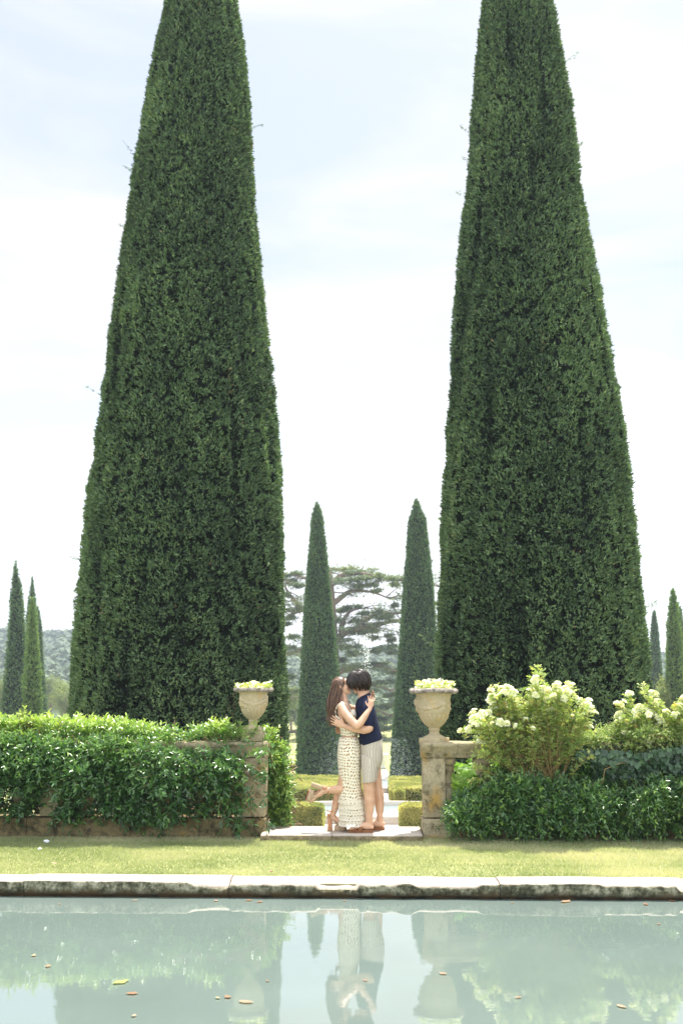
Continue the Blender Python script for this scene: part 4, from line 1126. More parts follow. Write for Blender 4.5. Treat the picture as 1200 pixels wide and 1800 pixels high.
blA = [(823, 1283), (829, 1262), (836, 1268), (847, 1254), (856, 1252), (845, 1281), (852, 1272), (863, 1212), (865, 1223), (859, 1234), (870, 1207), (881, 1210), (892, 1207), (901, 1216), (906, 1236), (908, 1244), (874, 1268), (883, 1241), (886, 1216), (937, 1207), (940, 1198), (953, 1209), (933, 1213), (926, 1236), (888, 1272), (915, 1261), (924, 1265), (868, 1245), (997, 1200), (959, 1211), (977, 1208), (984, 1214), (995, 1212), (1011, 1225), (1019, 1230), (1027, 1241), (1036, 1245), (1040, 1249), (970, 1245), (939, 1223), (950, 1221), (1006, 1302), (945, 1233), (965, 1226), (988, 1226), (832, 1255), (840, 1262), (862, 1262), (876, 1222), (896, 1226), (1003, 1206), (1023, 1247), (1031, 1236), (912, 1228), (897, 1252), (861, 1276)]
rose('large rose bush full of white blooms leaning over the right balustrade rail', [(955, 1395), (975, 1400), (930, 1398)], [(822, 1292), (835, 1262), (858, 1230), (868, 1210), (900, 1206), (930, 1200), (975, 1204), (1005, 1200), (1022, 1228), (1046, 1254)], blA, 71, 150, 11.05, .34, [(945, 1172), (940, 1178), (950, 1180), (952, 1185), (936, 1190)])
blB = [(1104, 1220), (1085, 1259), (1089, 1262), (1114, 1250), (1116, 1261), (1122, 1246), (1145, 1218), (1139, 1252), (1127, 1243), (1168, 1252), (1185, 1257), (1198, 1226), (1197, 1248), (1160, 1264), (1191, 1240), (1095, 1288), (1114, 1290), (1155, 1259), (1178, 1262), (1150, 1222), (1205, 1258), (1120, 1256)]
rose('smaller sparser white rose bush at the right edge above the ivy', [(1130, 1330), (1165, 1330), (1190, 1330)], [(1065, 1275), (1085, 1256), (1104, 1222), (1120, 1240), (1145, 1218), (1165, 1240), (1190, 1232), (1230, 1220)], blB, 72, 110, 11.25, .3, [(1128, 1204), (1130, 1212)])
# leafy growth linking the roses on top of the rail
shrub('leafy_undergrowth', 'light green leafy growth along the top of the right rail between the rose bushes', 'undergrowth', 1000, 1330,
      interp_pts([(1000, 1290), (1030, 1283), (1060, 1278), (1080, 1272), (1120, 1262), (1200, 1262), (1330, 1262)]), interp_pts([(1000, 1312), (1330, 1312)]), 1500, M_rose, 73, nleaf=7, Lsh=.13, leaf=(.025, .042), lw=.5, bulge=.3, back=.3, tint=lambda z, r: .15 + .5 * r, Ybase=YF + .1)
shrub('sprouting_stems', 'two tall young light green shoots above the left hedge', 'shoots', 34, 62,
      interp_pts([(34, 1250), (38, 1240), (48, 1262), (58, 1244), (62, 1256)]), interp_pts([(34, 1275), (62, 1275)]), 26, M_jas, 74, nleaf=6, Lsh=.12, bulge=.1, back=.1, tint=lambda z, r: .75 + .2 * r, stems=20)

# ------------------------------------------------------------------ fallen leaves, paper
M_fl = leafmat('fallen_leaf', [(0, (.2, .1, .05)), (.4, (.3, .18, .1)), (.7, (.36, .29, .2)), (1, (.27, .32, .1))], .5, .2, .3)
def one_leaf(name, label, p, size, tint_, seedv, up=.15, cat='leaf', grp=None):
    rg = np.random.default_rng(seedv); a = rg.uniform(0, 6.28)
    n = 7; cs = []
    V = [(0, 0, 0)]; 
    for i in range(n + 1):
        s = i / n; wdt = math.sin(math.pi * s ** .8) * size * (.2 + .16 * rg.random()); cs.append((s, wdt))
    V = []
    for s, wdt in cs:
        for sg in (-1, 0, 1):
            V.append((size * (s - .5), sg * wdt, .004 + up * size * ((s - .5) ** 2 * 1.6 + abs(sg) * .25 * (wdt / size))))
    Fc = []
    for i in range(n):
        for k in (0, 1): Fc += [i * 3 + k, (i + 1) * 3 + k, (i + 1) * 3 + k + 1, i * 3 + k + 1]
    me = np_mesh(name, V, Fc, [4] * (2 * n), tint=[tint_] * len(V), smooth=True); me.materials.append(M_fl)
    o = bpy.data.objects.new(name, me); sc.collection.objects.link(o); o.location = p; o.rotation_euler = (0, 0, a); tag(o, label, cat, grp)
FLG = 'dead leaves floating on the pool'
fl = [((212, 1727), .16, .95, 'long yellow-green leaf afloat in the reflection of the left giant cypress'), ((232, 1747), .1, .35, 'orange leaf afloat just below the yellow-green one'), ((236, 1786), .06, .7, 'small pale leaf afloat near the bottom edge, left'), ((238, 1583), .07, .6, 'yellowish leaf floating against the coping, left half'), ((105, 1590), .05, .2, 'tiny brown leaf floating near the coping at far left'), ((380, 1584), .08, .55, 'tan leaf floating by the coping left of the couple reflection'), ((437, 1583), .09, .4, 'orange leaf floating by the coping left of the joint'), ((456, 1586), .09, .3, 'darker orange leaf floating just right of the joint in the coping'), ((400, 1753), .08, .4, 'leaf afloat in the left urn reflection'), ((383, 1755), .05, .8, 'greenish leaf afloat beside the leaf in the left urn reflection'),
      ((433, 1762), .12, .6, 'long tan leaf afloat by the bright flowers reflected from the left urn'), ((994, 1585), .17, .5, 'large curled tan leaf floating against the coping at right'), ((1134, 1590), .1, .2, 'brown leaf floating off the coping at far right'), ((1180, 1584), .09, .15, 'rusty leaf floating at the coping by the right edge'), ((1157, 1625), .05, .3, 'small orange leaf afloat at right below the coping reflection'), ((900, 1588), .05, .3, 'small leaf floating by the coping under the rose bush'), ((910, 1754), .06, .45, 'orange leaf afloat in the rose bush reflection'), ((1092, 1770), .09, .62, 'pale leaf afloat alone at lower right'), ((778, 1712), .08, .55, 'dark tan leaf afloat in the right urn reflection'), ((642, 1724), .05, .3, 'small leaf afloat in the couple reflection'), ((60, 1680), .08, .75, 'yellow leaf afloat at far left by the bright sky reflection'), ((85, 1699), .08, .5, 'tan leaf afloat below the yellow one at far left'), ((470, 1725), .04, .2, 'tiny brown leaf afloat left of centre'), ((605, 1584), .05, .3, 'small leaf floating by the coping below the couple')]
for i, (p, s_, tn_, lb) in enumerate(fl):
    one_leaf('floating_leaf', lb, PZ(p[0], p[1], .003), s_ * .72, tn_, i, .08, 'leaf', FLG)
LG = 'fallen leaves on the lawn'
for i, (p, s_, tn_, lb) in enumerate([((332, 1497), .07, .98, 'yellow leaf lying on the lawn left of centre'), ((476, 1534), .07, .25, 'brown curled leaf standing on the coping below the step'), ((1132, 1481), .05, .1, 'orange-red leaf on the lawn at far right'), ((98, 1519), .08, .65, 'pale dry leaf on the lawn at far left'), ((1007, 1484), .04, .1, 'tiny reddish leaf in the grass below the rose bush')]):
    pz = GZ + .035 if i != 1 else GZ + .04
    one_leaf('fallen_leaf', lb, PZ(p[0], p[1], pz), s_, tn_, 90 + i, .5, 'leaf', LG)
M_paper = simple('white_paper', (.8, .82, .88), .7)
for (px, py, s_, lb) in ((82, 1481, .055, 'crumpled white paper scrap in the grass by the left wall'), (70, 1494, .035, 'smaller white scrap lying on the lawn nearer the pool')):
    p = PZ(px, py, GZ + .02); mb = MB(); mb.v = []; rg = np.random.default_rng(int(px))
    mb.ell((0, 0, .012), (s_ * .6, s_ * .35, s_ * .28), None, 6, 4); mb.v = [(v[0] + rg.normal(0, s_ * .09), v[1] + rg.normal(0, s_ * .09), v[2] + rg.normal(0, s_ * .07)) for v in mb.v]
    o = build(mb, 'paper_scrap', M_paper, None, False); o.location = p; tag(o, lb, 'paper scrap')

# ------------------------------------------------------------------ the couple
YC = 11.22
Z0 = GZ + .0757
def W(px, py, dy=0):
    p = PY(px, py, YC); return Vector((p.x, YC + dy, p.z))
def WX(px): return PY(px, 1440, YC).x
def skinmat():
    m, t, b = mat('skin'); co = coords(t)
    n = noise(t, 14, 4, co, .6); r = ramp(t, [(.3, (.52, .30, .19)), (.7, (.64, .40, .27))]); t.links.new(n.outputs['Fac'], r.inputs['Fac'])
    t.links.new(r.outputs['Color'], b.inputs['Base Color']); b.inputs['Roughness'].default_value = .5
    b.inputs['Subsurface Weight'].default_value = .12; b.inputs['Subsurface Radius'].default_value = (.02, .008, .004); b.inputs['Subsurface Scale'].default_value = .6
    return m
M_skin = skinmat()
def hairmat(name, a, c, r_=.38):
    m, t, b = mat(name); n = noise(t, 60, 3, coords(t, 'Object', (1, 1, .25))); r = ramp(t, [(.3, a), (.7, c)]); t.links.new(n.outputs['Fac'], r.inputs['Fac'])
    t.links.new(r.outputs['Color'], b.inputs['Base Color']); b.inputs['Roughness'].default_value = r_; return m
M_hairM = hairmat('dark_hair', (.012, .008, .007), (.035, .021, .016), .33)
M_hairW = hairmat('brown_hair', (.035, .017, .010), (.2, .105, .058), .33)
M_lips = simple('lips', (.5, .16, .13), .4)
def fabric(name, col, scale=120, bump=.4):
    m, t, b = mat(name); co = coords(t, 'Object', (1, 1, .15)); n = noise(t, scale, 3, co)
    r = ramp(t, [(.3, [c * .8 for c in col]), (.7, [c * 1.2 for c in col])]); t.links.new(n.outputs['Fac'], r.inputs['Fac']); t.links.new(r.outputs['Color'], b.inputs['Base Color'])
    b.inputs['Roughness'].default_value = .85; b.inputs['Specular IOR Level'].default_value = .2
    bp = t.nodes.new('ShaderNodeBump'); bp.inputs['Strength'].default_value = bump; bp.inputs['Distance'].default_value = .004
    t.links.new(n.outputs['Fac'], bp.inputs['Height']); t.links.new(bp.outputs['Normal'], b.inputs['Normal']); return m
M_navy = fabric('navy_knit', (.009, .013, .036))
M_suede = fabric('tan_suede', (.42, .31, .2), 60)
M_cork = fabric('brown_leather', (.23, .10, .045), 50)
M_heel = fabric('orange_brown_heel', (.42, .22, .12), 50)
M_red = simple('red_outsole', (.42, .03, .05), .5)
# striped linen
M_stripe, t, b = mat('striped_linen')
uvn = t.nodes.new('ShaderNodeUVMap'); sx = t.nodes.new('ShaderNodeSeparateXYZ'); t.links.new(uvn.outputs['UV'], sx.inputs[0])
fr = t.nodes.new('ShaderNodeMath'); fr.operation = 'FRACT'; t.links.new(sx.outputs['X'], fr.inputs[0])
r = ramp(t, [(0, (.56, .5, .42)), (.62, (.56, .5, .42)), (.7, (.2, .18, .16)), (.9, (.2, .18, .16)), (1, (.56, .5, .42))]); t.links.new(fr.outputs[0], r.inputs['Fac'])
t.links.new(r.outputs['Color'], b.inputs['Base Color']); b.inputs['Roughness'].default_value = .9
# crochet: staggered holes, larger flower motifs near the hem
M_croch, t, b = mat('crochet')
def crochet(t, b):
    uvn = t.nodes.new('ShaderNodeUVMap'); nd = t.nodes.new; ln = t.links.new
    sx = nd('ShaderNodeSeparateXYZ'); ln(uvn.outputs['UV'], sx.inputs[0])
    def mth(op, a, c=None, d=None):
        n_ = nd('ShaderNodeMath'); n_.operation = op
        for i, x in enumerate((a, c, d)):
            if x is None: continue
            if isinstance(x, (int, float)): n_.inputs[i].default_value = x
            else: ln(x, n_.inputs[i])
        return n_.outputs[0]
    wob = noise(t, 9, 2, coords(t)); wob2 = noise(t, 40, 2, coords(t))
    wu = mth('ADD', mth('MULTIPLY', wob.outputs['Fac'], .07), mth('MULTIPLY', wob2.outputs['Fac'], .012))
    def dots(cell, rad, stag=True):
        u = mth('DIVIDE', mth('ADD', sx.outputs['X'], wu), cell); v = mth('DIVIDE', mth('ADD', sx.outputs['Y'], wu), cell)
        vf = mth('FLOOR', v); sh = mth('MULTIPLY', mth('MODULO', vf, 2), .5 if stag else 0)
        fu = mth('SUBTRACT', mth('FRACT', mth('ADD', u, sh)), .5); fv = mth('SUBTRACT', mth('FRACT', v), .5)
        d = mth('SQRT', mth('ADD', mth('MULTIPLY', fu, fu), mth('MULTIPLY', fv, fv))); return d
    d1 = dots(.032, 0); d2 = dots(.056, 0, False)
    n = noise(t, 26, 3, coords(t)); 
    hole1 = mth('LESS_THAN', d1, mth('MULTIPLY_ADD', wob2.outputs['Fac'], .3, .13)); hole2 = mth('LESS_THAN', d2, .17); ring = mth('GREATER_THAN', d2, .43)
    low = mth('LESS_THAN', sx.outputs['Y'], .24)
    hole = mth('ADD', mth('MULTIPLY', low, mth('MAXIMUM', hole2, mth('MULTIPLY', ring, .45))), mth('MULTIPLY', mth('SUBTRACT', 1, low), hole1))
    hc = ramp(t, [(.3, (.12, .09, .04)), (.48, (.3, .17, .07)), (.6, (.5, .34, .16)), (.75, (.2, .16, .08))]); ln(n.outputs['Fac'], hc.inputs['Fac'])
    mx_ = nd('ShaderNodeMixRGB'); mx_.inputs['Color1'].default_value = (.78, .73, .6, 1); ln(hole, mx_.inputs['Fac']); ln(hc.outputs['Color'], mx_.inputs['Color2'])
    ln(mx_.outputs['Color'], b.inputs['Base Color']); b.inputs['Roughness'].default_value = .9; b.inputs['Specular IOR Level'].default_value = .15
    bp = nd('ShaderNodeBump'); bp.inputs['Strength'].default_value = .8; bp.inputs['Distance'].default_value = .008; bp.invert = True
    ln(hole, bp.inputs['Height']); ln(bp.outputs['Normal'], b.inputs['Normal'])
crochet(t, b)

def loft_px(mb, rows, n=36, power=2.0, nst=1, cap=True, fold=None):
    """rows: (pyL, pyR, pxL, pxR, half depth, centre dy); uv u = metres round, v = metres up"""
    rings, uvs = [], []
    for ri, (yl, yr, xl_, xr_, hd, cy) in enumerate(rows):
        a, c = W(xl_, yl), W(xr_, yr); ring = []; cum = 0; prev = None
        for j in range(n + 1):
            th = 2 * math.pi * j / n - math.pi / 2
            cs, sn = math.cos(th), math.sin(th)
            ex = 2 / power
            fx_ = math.copysign(abs(cs) ** ex, cs); fy = math.copysign(abs(sn) ** ex, sn)
            k = 1 + (fold(j / n, ri / max(1, len(rows) - 1)) if fold else 0)
            p = a.lerp(c, .5 + .5 * fx_ * k) + Vector((0, cy + hd * fy * k, 0))
            if prev is not None: cum += (p - prev).length
            prev = p; ring.append(p); uvs.append([cum, p.z])
        rings.append(ring)
    b0 = len(rings[0]); V = [p for r in rings for p in r]; Fc = []
    for i in range(len(rings) - 1):
        for j in range(n): Fc.append((i * b0 + j, (i + 1) * b0 + j, (i + 1) * b0 + j + 1, i * b0 + j + 1))
    if cap:
        Fc.append(tuple(range(0, n))); Fc.append(tuple((len(rings) - 1) * b0 + j for j in range(n - 1, -1, -1)))
    mb.add(V, Fc, uvs)
def dense(rows, k):
    rows = np.array(rows, float); t = np.linspace(0, len(rows) - 1, (len(rows) - 1) * k + 1); i = np.arange(len(rows))
    # smooth (catmull) interpolation
    out = []
    for tt in t:
        a = min(int(tt), len(rows) - 2); f = tt - a
        p0, p1, p2, p3 = rows[max(a - 1, 0)], rows[a], rows[a + 1], rows[min(a + 2, len(rows) - 1)]
        out.append(.5 * (2 * p1 + (p2 - p0) * f + (2 * p0 - 5 * p1 + 4 * p2 - p3) * f * f + (3 * p1 - p0 - 3 * p2 + p3) * f ** 3))
    return [tuple(o_) for o_ in out]

def hand(mb, wrist, d, pn, thumb, s=1.0, curl=.35, spread=.12, length=.17):
    d = Vector(d).normalized(); pn = Vector(pn); pn = (pn - d * pn.dot(d)).normalized(); side = d.cross(pn)
    if side.dot(Vector(thumb)) < 0: side = -side
    k = length * s / .18
    pc = wrist + d * .05 * k
    rot = Matrix((side, d, pn)).transposed().to_3x3()
    mb.ell(pc + d * .005, (.041 * k, .056 * k, .017 * k), rot, 14, 10)
    mb.ell(pc + side * .022 * k - d * .012 * k + pn * .004, (.019 * k, .032 * k, .015 * k), rot)
    mb.tube([wrist - d * .03, wrist + d * .03 * k], [(.026 * k), (.028 * k)], 10, tuple(side), .62)
    for i, (off, ln) in enumerate(((.030, .072), (.0105, .080), (-.0095, .074), (-.029, .058))):
        b = pc + side * off * k + d * .044 * k
        a = (1.5 - i) * spread
        dd = (d + side * a).normalized(); pts = [b - dd * .012, b]
        cu = curl * (1 + .18 * i)
        for seg_, fr_ in enumerate((.45, .31, .24)):
            ang = cu * (seg_ + .6) * .75
            v = (dd * math.cos(ang) + pn * math.sin(ang)).normalized(); pts.append(pts[-1] + v * ln * fr_ * k)
        mb.tube(pts, [.0085 * k, .0085 * k, .008 * k, .0074 * k, .006 * k], 8, tuple(side))
    tb = pc + side * .034 * k - d * .02 * k
    v1 = (side * .8 + d * .75 + pn * .25).normalized(); v2 = (side * .3 + d * .95 + pn * .25).normalized()
    mb.tube([tb - v1 * .015, tb + v1 * .012 * k, tb + v1 * .034 * k, tb + v1 * .034 * k + v2 * .028 * k], [.012 * k, .0115 * k, .0095 * k, .0075 * k], 8, tuple(pn))

def frame(fwd, up, roll):
    f = Vector(fwd).normalized(); u = Vector(up); u = (u - f * u.dot(f)).normalized(); s = u.cross(f)
    M = Matrix((f, s, u)).transposed().to_3x3()
    return M @ Matrix.Rotation(roll, 3, 'X')
def head(mb, c, M, k=1.0, fem=False):
    def p(x, y, z): return c + M @ Vector((x, y, z)) * k
    def e(ctr, r, n=16, m=12): mb.ell(p(*ctr), tuple(a * k for a in r), M, n, m)
    e((-.012, 0, .028), (.096, .075, .086), 20, 14)
    e((.022, 0, -.02), (.062, .058, .08))
    e((.028, 0, -.068), (.05, .046 if not fem else .041, .034))
    e((.05, 0, .045), (.038, .052, .04))
    mb.tube([p(.074, 0, .018), p(.09, 0, 0), p(.101, 0, -.018)], [.0075 * k, .0085 * k, .0115 * k], 8, tuple(M @ Vector((0, 1, 0))))
    e((.09, .009, -.024), (.009, .007, .007), 8, 6); e((.09, -.009, -.024), (.009, .007, .007), 8, 6)
    for s in (-1, 1):
        e((.068, s * .026, .024), (.013, .021, .007), 10, 8)          # brow
        e((.071, s * .029, .006), (.010, .014, .009), 10, 8)           # closed lid
        e((.047, s * .038, -.022), (.03, .021, .028), 12, 8)           # cheek
        e((-.006, s * .073, -.008), (.017, .009, .03), 12, 8)          # ear
    e((.079, 0, -.046), (.011, .022, .008), 12, 8); e((.083, 0, -.052), (.007, .018, .005), 10, 6); e((.081, 0, -.062), (.008, .016, .006), 10, 6)
    e((.07, 0, -.087), (.019, .02, .016), 12, 8)
    return p
def lips(c, M, k, parent):
    mb = MB()
    mb.ell(c + M @ Vector((.0868, 0, -.0525)) * k, (.0065 * k, .02 * k, .0042 * k), M, 12, 8)
    mb.ell(c + M @ Vector((.085, 0, -.0615)) * k, (.0065 * k, .017 * k, .005 * k), M, 12, 8)
    build(mb, 'lips', M_lips, parent)
def brows(c, M, k, m, parent):
    for s in (-1, 1):
        mb = MB(); mb.tube([c + M @ Vector(v) * k for v in ((.0815, s * .012, .027), (.078, s * .03, .034), (.066, s * .046, .029))], [.003, .0042, .002], 6)
        build(mb, 'eyebrow', m, parent)
        mb = MB(); mb.tube([c + M @ Vector(v) * k for v in ((.0795, s * .018, .001), (.0812, s * .029, -.002), (.0745, s * .042, .001))], [.0016, .0022, .0014], 5)
        build(mb, 'eyelashes', m, parent)

# ---- man
man = thing('person', 'man in navy polo and striped shorts embracing the woman on the step', 'person', (WX(650), YC, Z0), 'kissing couple')
mb = MB()
hcM = W(629.5, 1199.5, -.012); MM = frame((-math.cos(R(22)), .02, -math.sin(R(22))), (0, 0, 1), R(-12))
head(mb, hcM, MM, 1.0)
nb = W(640, 1232)
mb.tube([hcM + MM @ Vector((-.03, 0, -.03)), hcM.lerp(nb, .55) + Vector((.012, 0, 0)), nb, nb + Vector((.01, 0, -.05))], [(.055, .056), (.056, .057), (.064, .062), (.09, .07)], 16)
mb.tube([W(652.5, 1332), W(652, 1308), W(649, 1285), W(645, 1262), W(642.5, 1246), W(641, 1234)], [(.155, .10), (.155, .105), (.14, .095), (.155, .10), (.165, .09), (.11, .065)], 20)
for s in (-1, 1):
    mb.ell(W(645, 1242, s * .165), (.06, .055, .058))
# near arm (his left) round her back
NL = [W(646, 1243, -.175), W(648, 1262, -.215), W(648.5, 1279, -.235)]
mb.tube(NL, [.052, .050, .044], 12)
mb.tube([W(648.5, 1279.5, -.235), W(640, 1281.5, -.235), W(622, 1280, -.215), W(607, 1275.5, -.185)], [.044, .047, .038, .028], 12)
hand(mb, W(606, 1275, -.183), (-1, .16, .42), (.25, 1, .05), (0, 0, 1), 1.05, .28, .13, .18)
# far arm low behind her
mb.tube([W(646, 1243, .175), W(644, 1264, .235), W(638, 1284, .255)], [.052, .048, .042], 12)
mb.tube([W(638, 1284, .255), W(620, 1288, .225), W(604, 1286, .16)], [.042, .04, .028], 12)
hand(mb, W(603.5, 1286, .158), (-.8, -.75, .15), (.7, -.9, 0), (0, 0, 1), 1.0, .45, .1, .18)
# legs
def leg(mb, pts, rad, seg=14): mb.tube(pts, rad, seg, (0, 1, 0))
gz = Z0 + .028
leg(mb, [W(650, 1322, -.09), W(648.5, 1350, -.095), W(647.3, 1375, -.10), W(648, 1386, -.10), W(649.8, 1404, -.10), W(649.5, 1420, -.10), W(648.6, 1438, -.10), W(648.6, 1450, -.10)], [(.07, .08), (.074, .074), (.064, .066), (.062, .064), (.058, .061), (.047, .049), (.035, .037), (.036, .04)])
leg(mb, [W(655, 1322, .09), W(658, 1350, .10), W(661, 1376, .10), W(663, 1388, .10), W(666.3, 1405, .10), W(667, 1420, .10), W(667.4, 1438, .10), W(667.5, 1449, .10)], [(.07, .08), (.074, .073), (.062, .064), (.06, .06), (.056, .058), (.045, .048), (.034, .036), (.034, .038)])
def foot(mb, xh, L_, y, z, sgn=-1, wtoe=1):
    X = lambda t: xh + sgn * t * L_
    mb.tube([(X(.06), y, z + .034), (X(.2), y, z + .042), (X(.42), y, z + .042), (X(.62), y, z + .03), (X(.8), y, z + .02), (X(.9), y, z + .015)], [(.03, .032), (.033, .042), (.038, .036), (.046, .027), (.047, .018), (.042, .012)], 14, (0, 1, 0))
    for i in range(5):
        yy = y + (i - 2) * .0185; r = (.0125, .0095, .009, .0085, .008)[i]; ln = (.99, 1.0, .975, .945, .91)[i]
        mb.tube([(X(.8), yy, z + .016), (X(.9), yy, z + .017), (X(ln - .02), yy, z + .011)], [r, r, r * .85], 8)
foot(mb, WX(654.5), .255, YC - .105, gz)
foot(mb, WX(674.5), .255, YC + .10, gz)
build(mb, 'body', M_skin, man, remesh=.0048, smooths=3, factor=.5)
lips(hcM, MM, 1, man); brows(hcM, MM, 1, M_hairM, man)
def sandal(xh, y, parent):
    mb = MB(); n = 40; rs = []
    X = lambda t: xh + .008 - t * .272
    out = []
    for j in range(n):
        a = 2 * math.pi * j / n; t = .5 - .5 * math.cos(a)
        wd = (.034 + .016 * np.clip((t - .3) / .35, 0, 1)) * (abs(math.sin(a)) ** .55)
        out.append((t, math.copysign(wd, math.sin(a))))
    for z, k in ((.0, .95), (.004, 1), (.022, 1.0), (.03, .97), (.026, .88)):
        rs.append([(X(.5 + (t - .5) * (k * .1 + .9)), y + wv * k, Z0 + z) for t, wv in out])
    mb.rings(rs)
    s = build(mb, 'sandal', M_cork, parent)
    for t0, w_, h in ((.47, .024, .074), (.70, .022, .052)):
        mb = MB(); hw = .05 if t0 > .5 else .045; pts = []
        for k in range(15):
            a = math.pi * k / 14; pts.append((X(t0) + .012 * math.cos(a), y + hw * math.cos(a) * 1.04, gz - .012 + (h - .008) * math.sin(a) ** .7))
        mb.tube(pts, [(w_, .0035)] * 15, 8, (1, 0, 0), round_ends=False)
        build(mb, 'strap', M_cork, s)
sandal(WX(654.5), YC - .105, man); sandal(WX(674.5), YC + .10, man)
# shirt
mb = MB()
rows = dense([(1228, 1221, 628.5, 644, .07, 0), (1232, 1227, 626.5, 651, .13, 0), (1240, 1237, 624.5, 656, .185, 0), (1252, 1252, 624.5, 660, .19, 0), (1268, 1268, 626.5, 664, .18, 0), (1284, 1282, 629.5, 667.5, .175, 0), (1298, 1291, 631.5, 670.5, .18, 0), (1309, 1297, 633, 671.5, .182, 0), (1311.5, 1299, 633.3, 671.2, .178, 0)], 4)
loft_px(mb, rows, 40, 2.15, fold=lambda u, v: .012 * math.sin(u * 40 + v * 9) * v + .01 * math.sin(u * 23 - v * 14))
for s in (-1, 1):
    mb.tube([W(643.5, 1238, s * .14), W(646.5, 1246, s * .18), W(648, 1258, s * .21), W(648.5, 1269.5, s * .223)], [(.06, .07), (.065, .075), (.064, .072), (.062, .071)], 18)
sh = build(mb, 'shirt', M_navy, man, remesh=.0065, smooths=3)
mb = MB(); pts = []
for k in range(19):
    a = math.pi * (-.9 + 1.8 * k / 18)
    pts.append(nb + Vector((.004 + .062 * math.cos(a), .068 * math.sin(a), .042 + .028 * math.cos(a))))
mb.tube(pts, [(.022, .006)] * 19, 8, (-.2, 0, 1), round_ends=True)
build(mb, 'collar', M_navy, sh)
# shorts
mb = MB()
fw = lambda u, v: .014 * math.sin(u * 63) * (1 - v * .5) + .008 * math.sin(u * 31 + v * 5)
loft_px(mb, dense([(1296, 1292, 633.5, 669.5, .165, 0), (1304, 1300, 633, 671, .17, 0), (1318, 1316, 632.8, 673, .18, 0), (1334, 1334, 633.5, 672.5, .18, 0), (1348, 1348, 636, 669, .155, 0)], 4), 48, 2.2, fold=fw)
loft_px(mb, dense([(1326, 1326, 634, 667, .088, -.088), (1345, 1345, 634.5, 664, .095, -.092), (1360, 1360, 635.5, 661.5, .095, -.096), (1374, 1372, 636.3, 659.8, .092, -.10), (1372, 1370, 638, 658, .082, -.10)], 4), 40, 2.1, fold=fw)
loft_px(mb, dense([(1326, 1326, 640, 672, .088, .088), (1345, 1345, 644, 669.5, .094, .094), (1360, 1360, 647, 666, .093, .10), (1373, 1371, 649.5, 664.5, .09, .10), (1371, 1369, 651, 663, .08, .10)], 4), 40, 2.1, fold=fw)
mb.uv = [(u[0] / .0185, u[1]) for u in mb.uv]
so = build(mb, 'shorts', M_stripe, man)
mb = MB(); mb.tube([W(659, 1316.5, -.172), W(664, 1314.8, -.152), W(668, 1314, -.115)], [.002, .0025, .002], 5)
build(mb, 'pocket_flap', M_suede, so)
# hair: locks swept from the crown over a cap
def locks(mb, c, M, k, n, seedv, rx, ends, r0=.0075, crown=(-.035, 0, .1), lift=.0):
    rg = np.random.default_rng(seedv)
    cc = Vector((-.006, 0, .012))
    for i in range(n):
        az = rg.uniform(-math.pi, math.pi); e_end = ends(abs(az)) + rg.normal(0, .24)
        j = rg.uniform(.86, 1.13); pts = []; tw = rg.normal(0, .4); m_ = 9
        for q_ in range(m_):
            f = q_ / (m_ - 1); el = math.pi / 2 * .96 + (e_end - math.pi / 2 * .96) * (f * .96 + .04 * rg.random())
            a = az + tw * f + .06 * math.sin(f * 7 + i)
            v = Vector((rx[0] * math.cos(el) * math.cos(a), rx[1] * math.cos(el) * math.sin(a), rx[2] * math.sin(el)))
            sc2 = j * (1 + lift * f)
            if el < 0: v.z *= 1.22
            pts.append(c + M @ ((cc + v * sc2 + Vector((-.012 * (1 - f), 0, 0)))) * k)
        mb.tube(pts, [r0 * .7] + [r0] * (m_ - 4) + [r0 * .85, r0 * .55, r0 * .2], 6, tuple(M @ Vector((0, 1, 0))), .6, round_ends=False)
mb = MB(); mb.ell(hcM + MM @ Vector((-.02, 0, .036)), (.098, .084, .09), MM, 24, 16)
mb.ell(hcM + MM @ Vector((-.048, 0, -.03)), (.06, .07, .06), MM, 18, 12)
locks(mb, hcM, MM, 1.0, 420, 3, (.122, .098, .112), lambda a: np.interp(a, [0, .5, 1.0, 1.5, 2.2, 3.14], [.0, -.15, -.42, -.62, -.95, -1.15]), lift=.05)
build(mb, 'hair', M_hairM, man)

# ---- woman
wom = thing('person', 'woman in long cream crochet skirt kissing the man, one high heel kicked up', 'person', (WX(605), YC, Z0), 'kissing couple')
mb = MB()
hcW = W(600.5, 1207.5, .016); MW = frame((math.cos(R(14)), -.03, math.sin(R(14))), (0, 0, 1), R(-10))
head(mb, hcW, MW, .97, True)
nbw = W(604, 1232)
mb.tube([hcW + MW @ Vector((-.025, 0, -.03)), hcW.lerp(nbw, .55) + Vector((-.004, 0, 0)), nbw, nbw + Vector((0, 0, -.05))], [(.045, .047), (.043, .045), (.05, .05), (.085, .06)], 16)
loft_px(mb, dense([(1232, 1234, 598, 611, .06, 0), (1237, 1239, 593.5, 615, .13, 0), (1246, 1248, 590.5, 619, .15, 0), (1262, 1262, 592.5, 622.5, .14, 0), (1278, 1278, 597.5, 624.5, .125, 0), (1292, 1292, 600, 628, .125, 0), (1308, 1308, 599, 628, .14, 0), (1328, 1328, 599, 627, .14, 0), (1345, 1345, 602, 626, .12, 0)], 4), 30, 2.1)
for s in (-1, 1):
    mb.ell(W(602, 1242, s * .135), (.05, .048, .05))
    mb.ell(W(617, 1257, s * .065), (.05, .058, .055))
# near arm (her right) up onto his shoulder
mb.tube([W(601.5, 1242, -.145), W(607, 1252, -.205), W(617, 1264, -.265), W(627.5, 1274.5, -.30)], [.05, .048, .045, .040], 14)
mb.tube([W(627.5, 1274.5, -.30), W(634, 1269, -.295), W(642, 1257.5, -.265), W(650, 1245.5, -.232)], [.040, .041, .035, .0245], 14)
hand(mb, W(650.3, 1245, -.231), (.16, .14, 1), (-.1, 1, -.1), (-1, 0, 0), .9, .32, .2, .17)
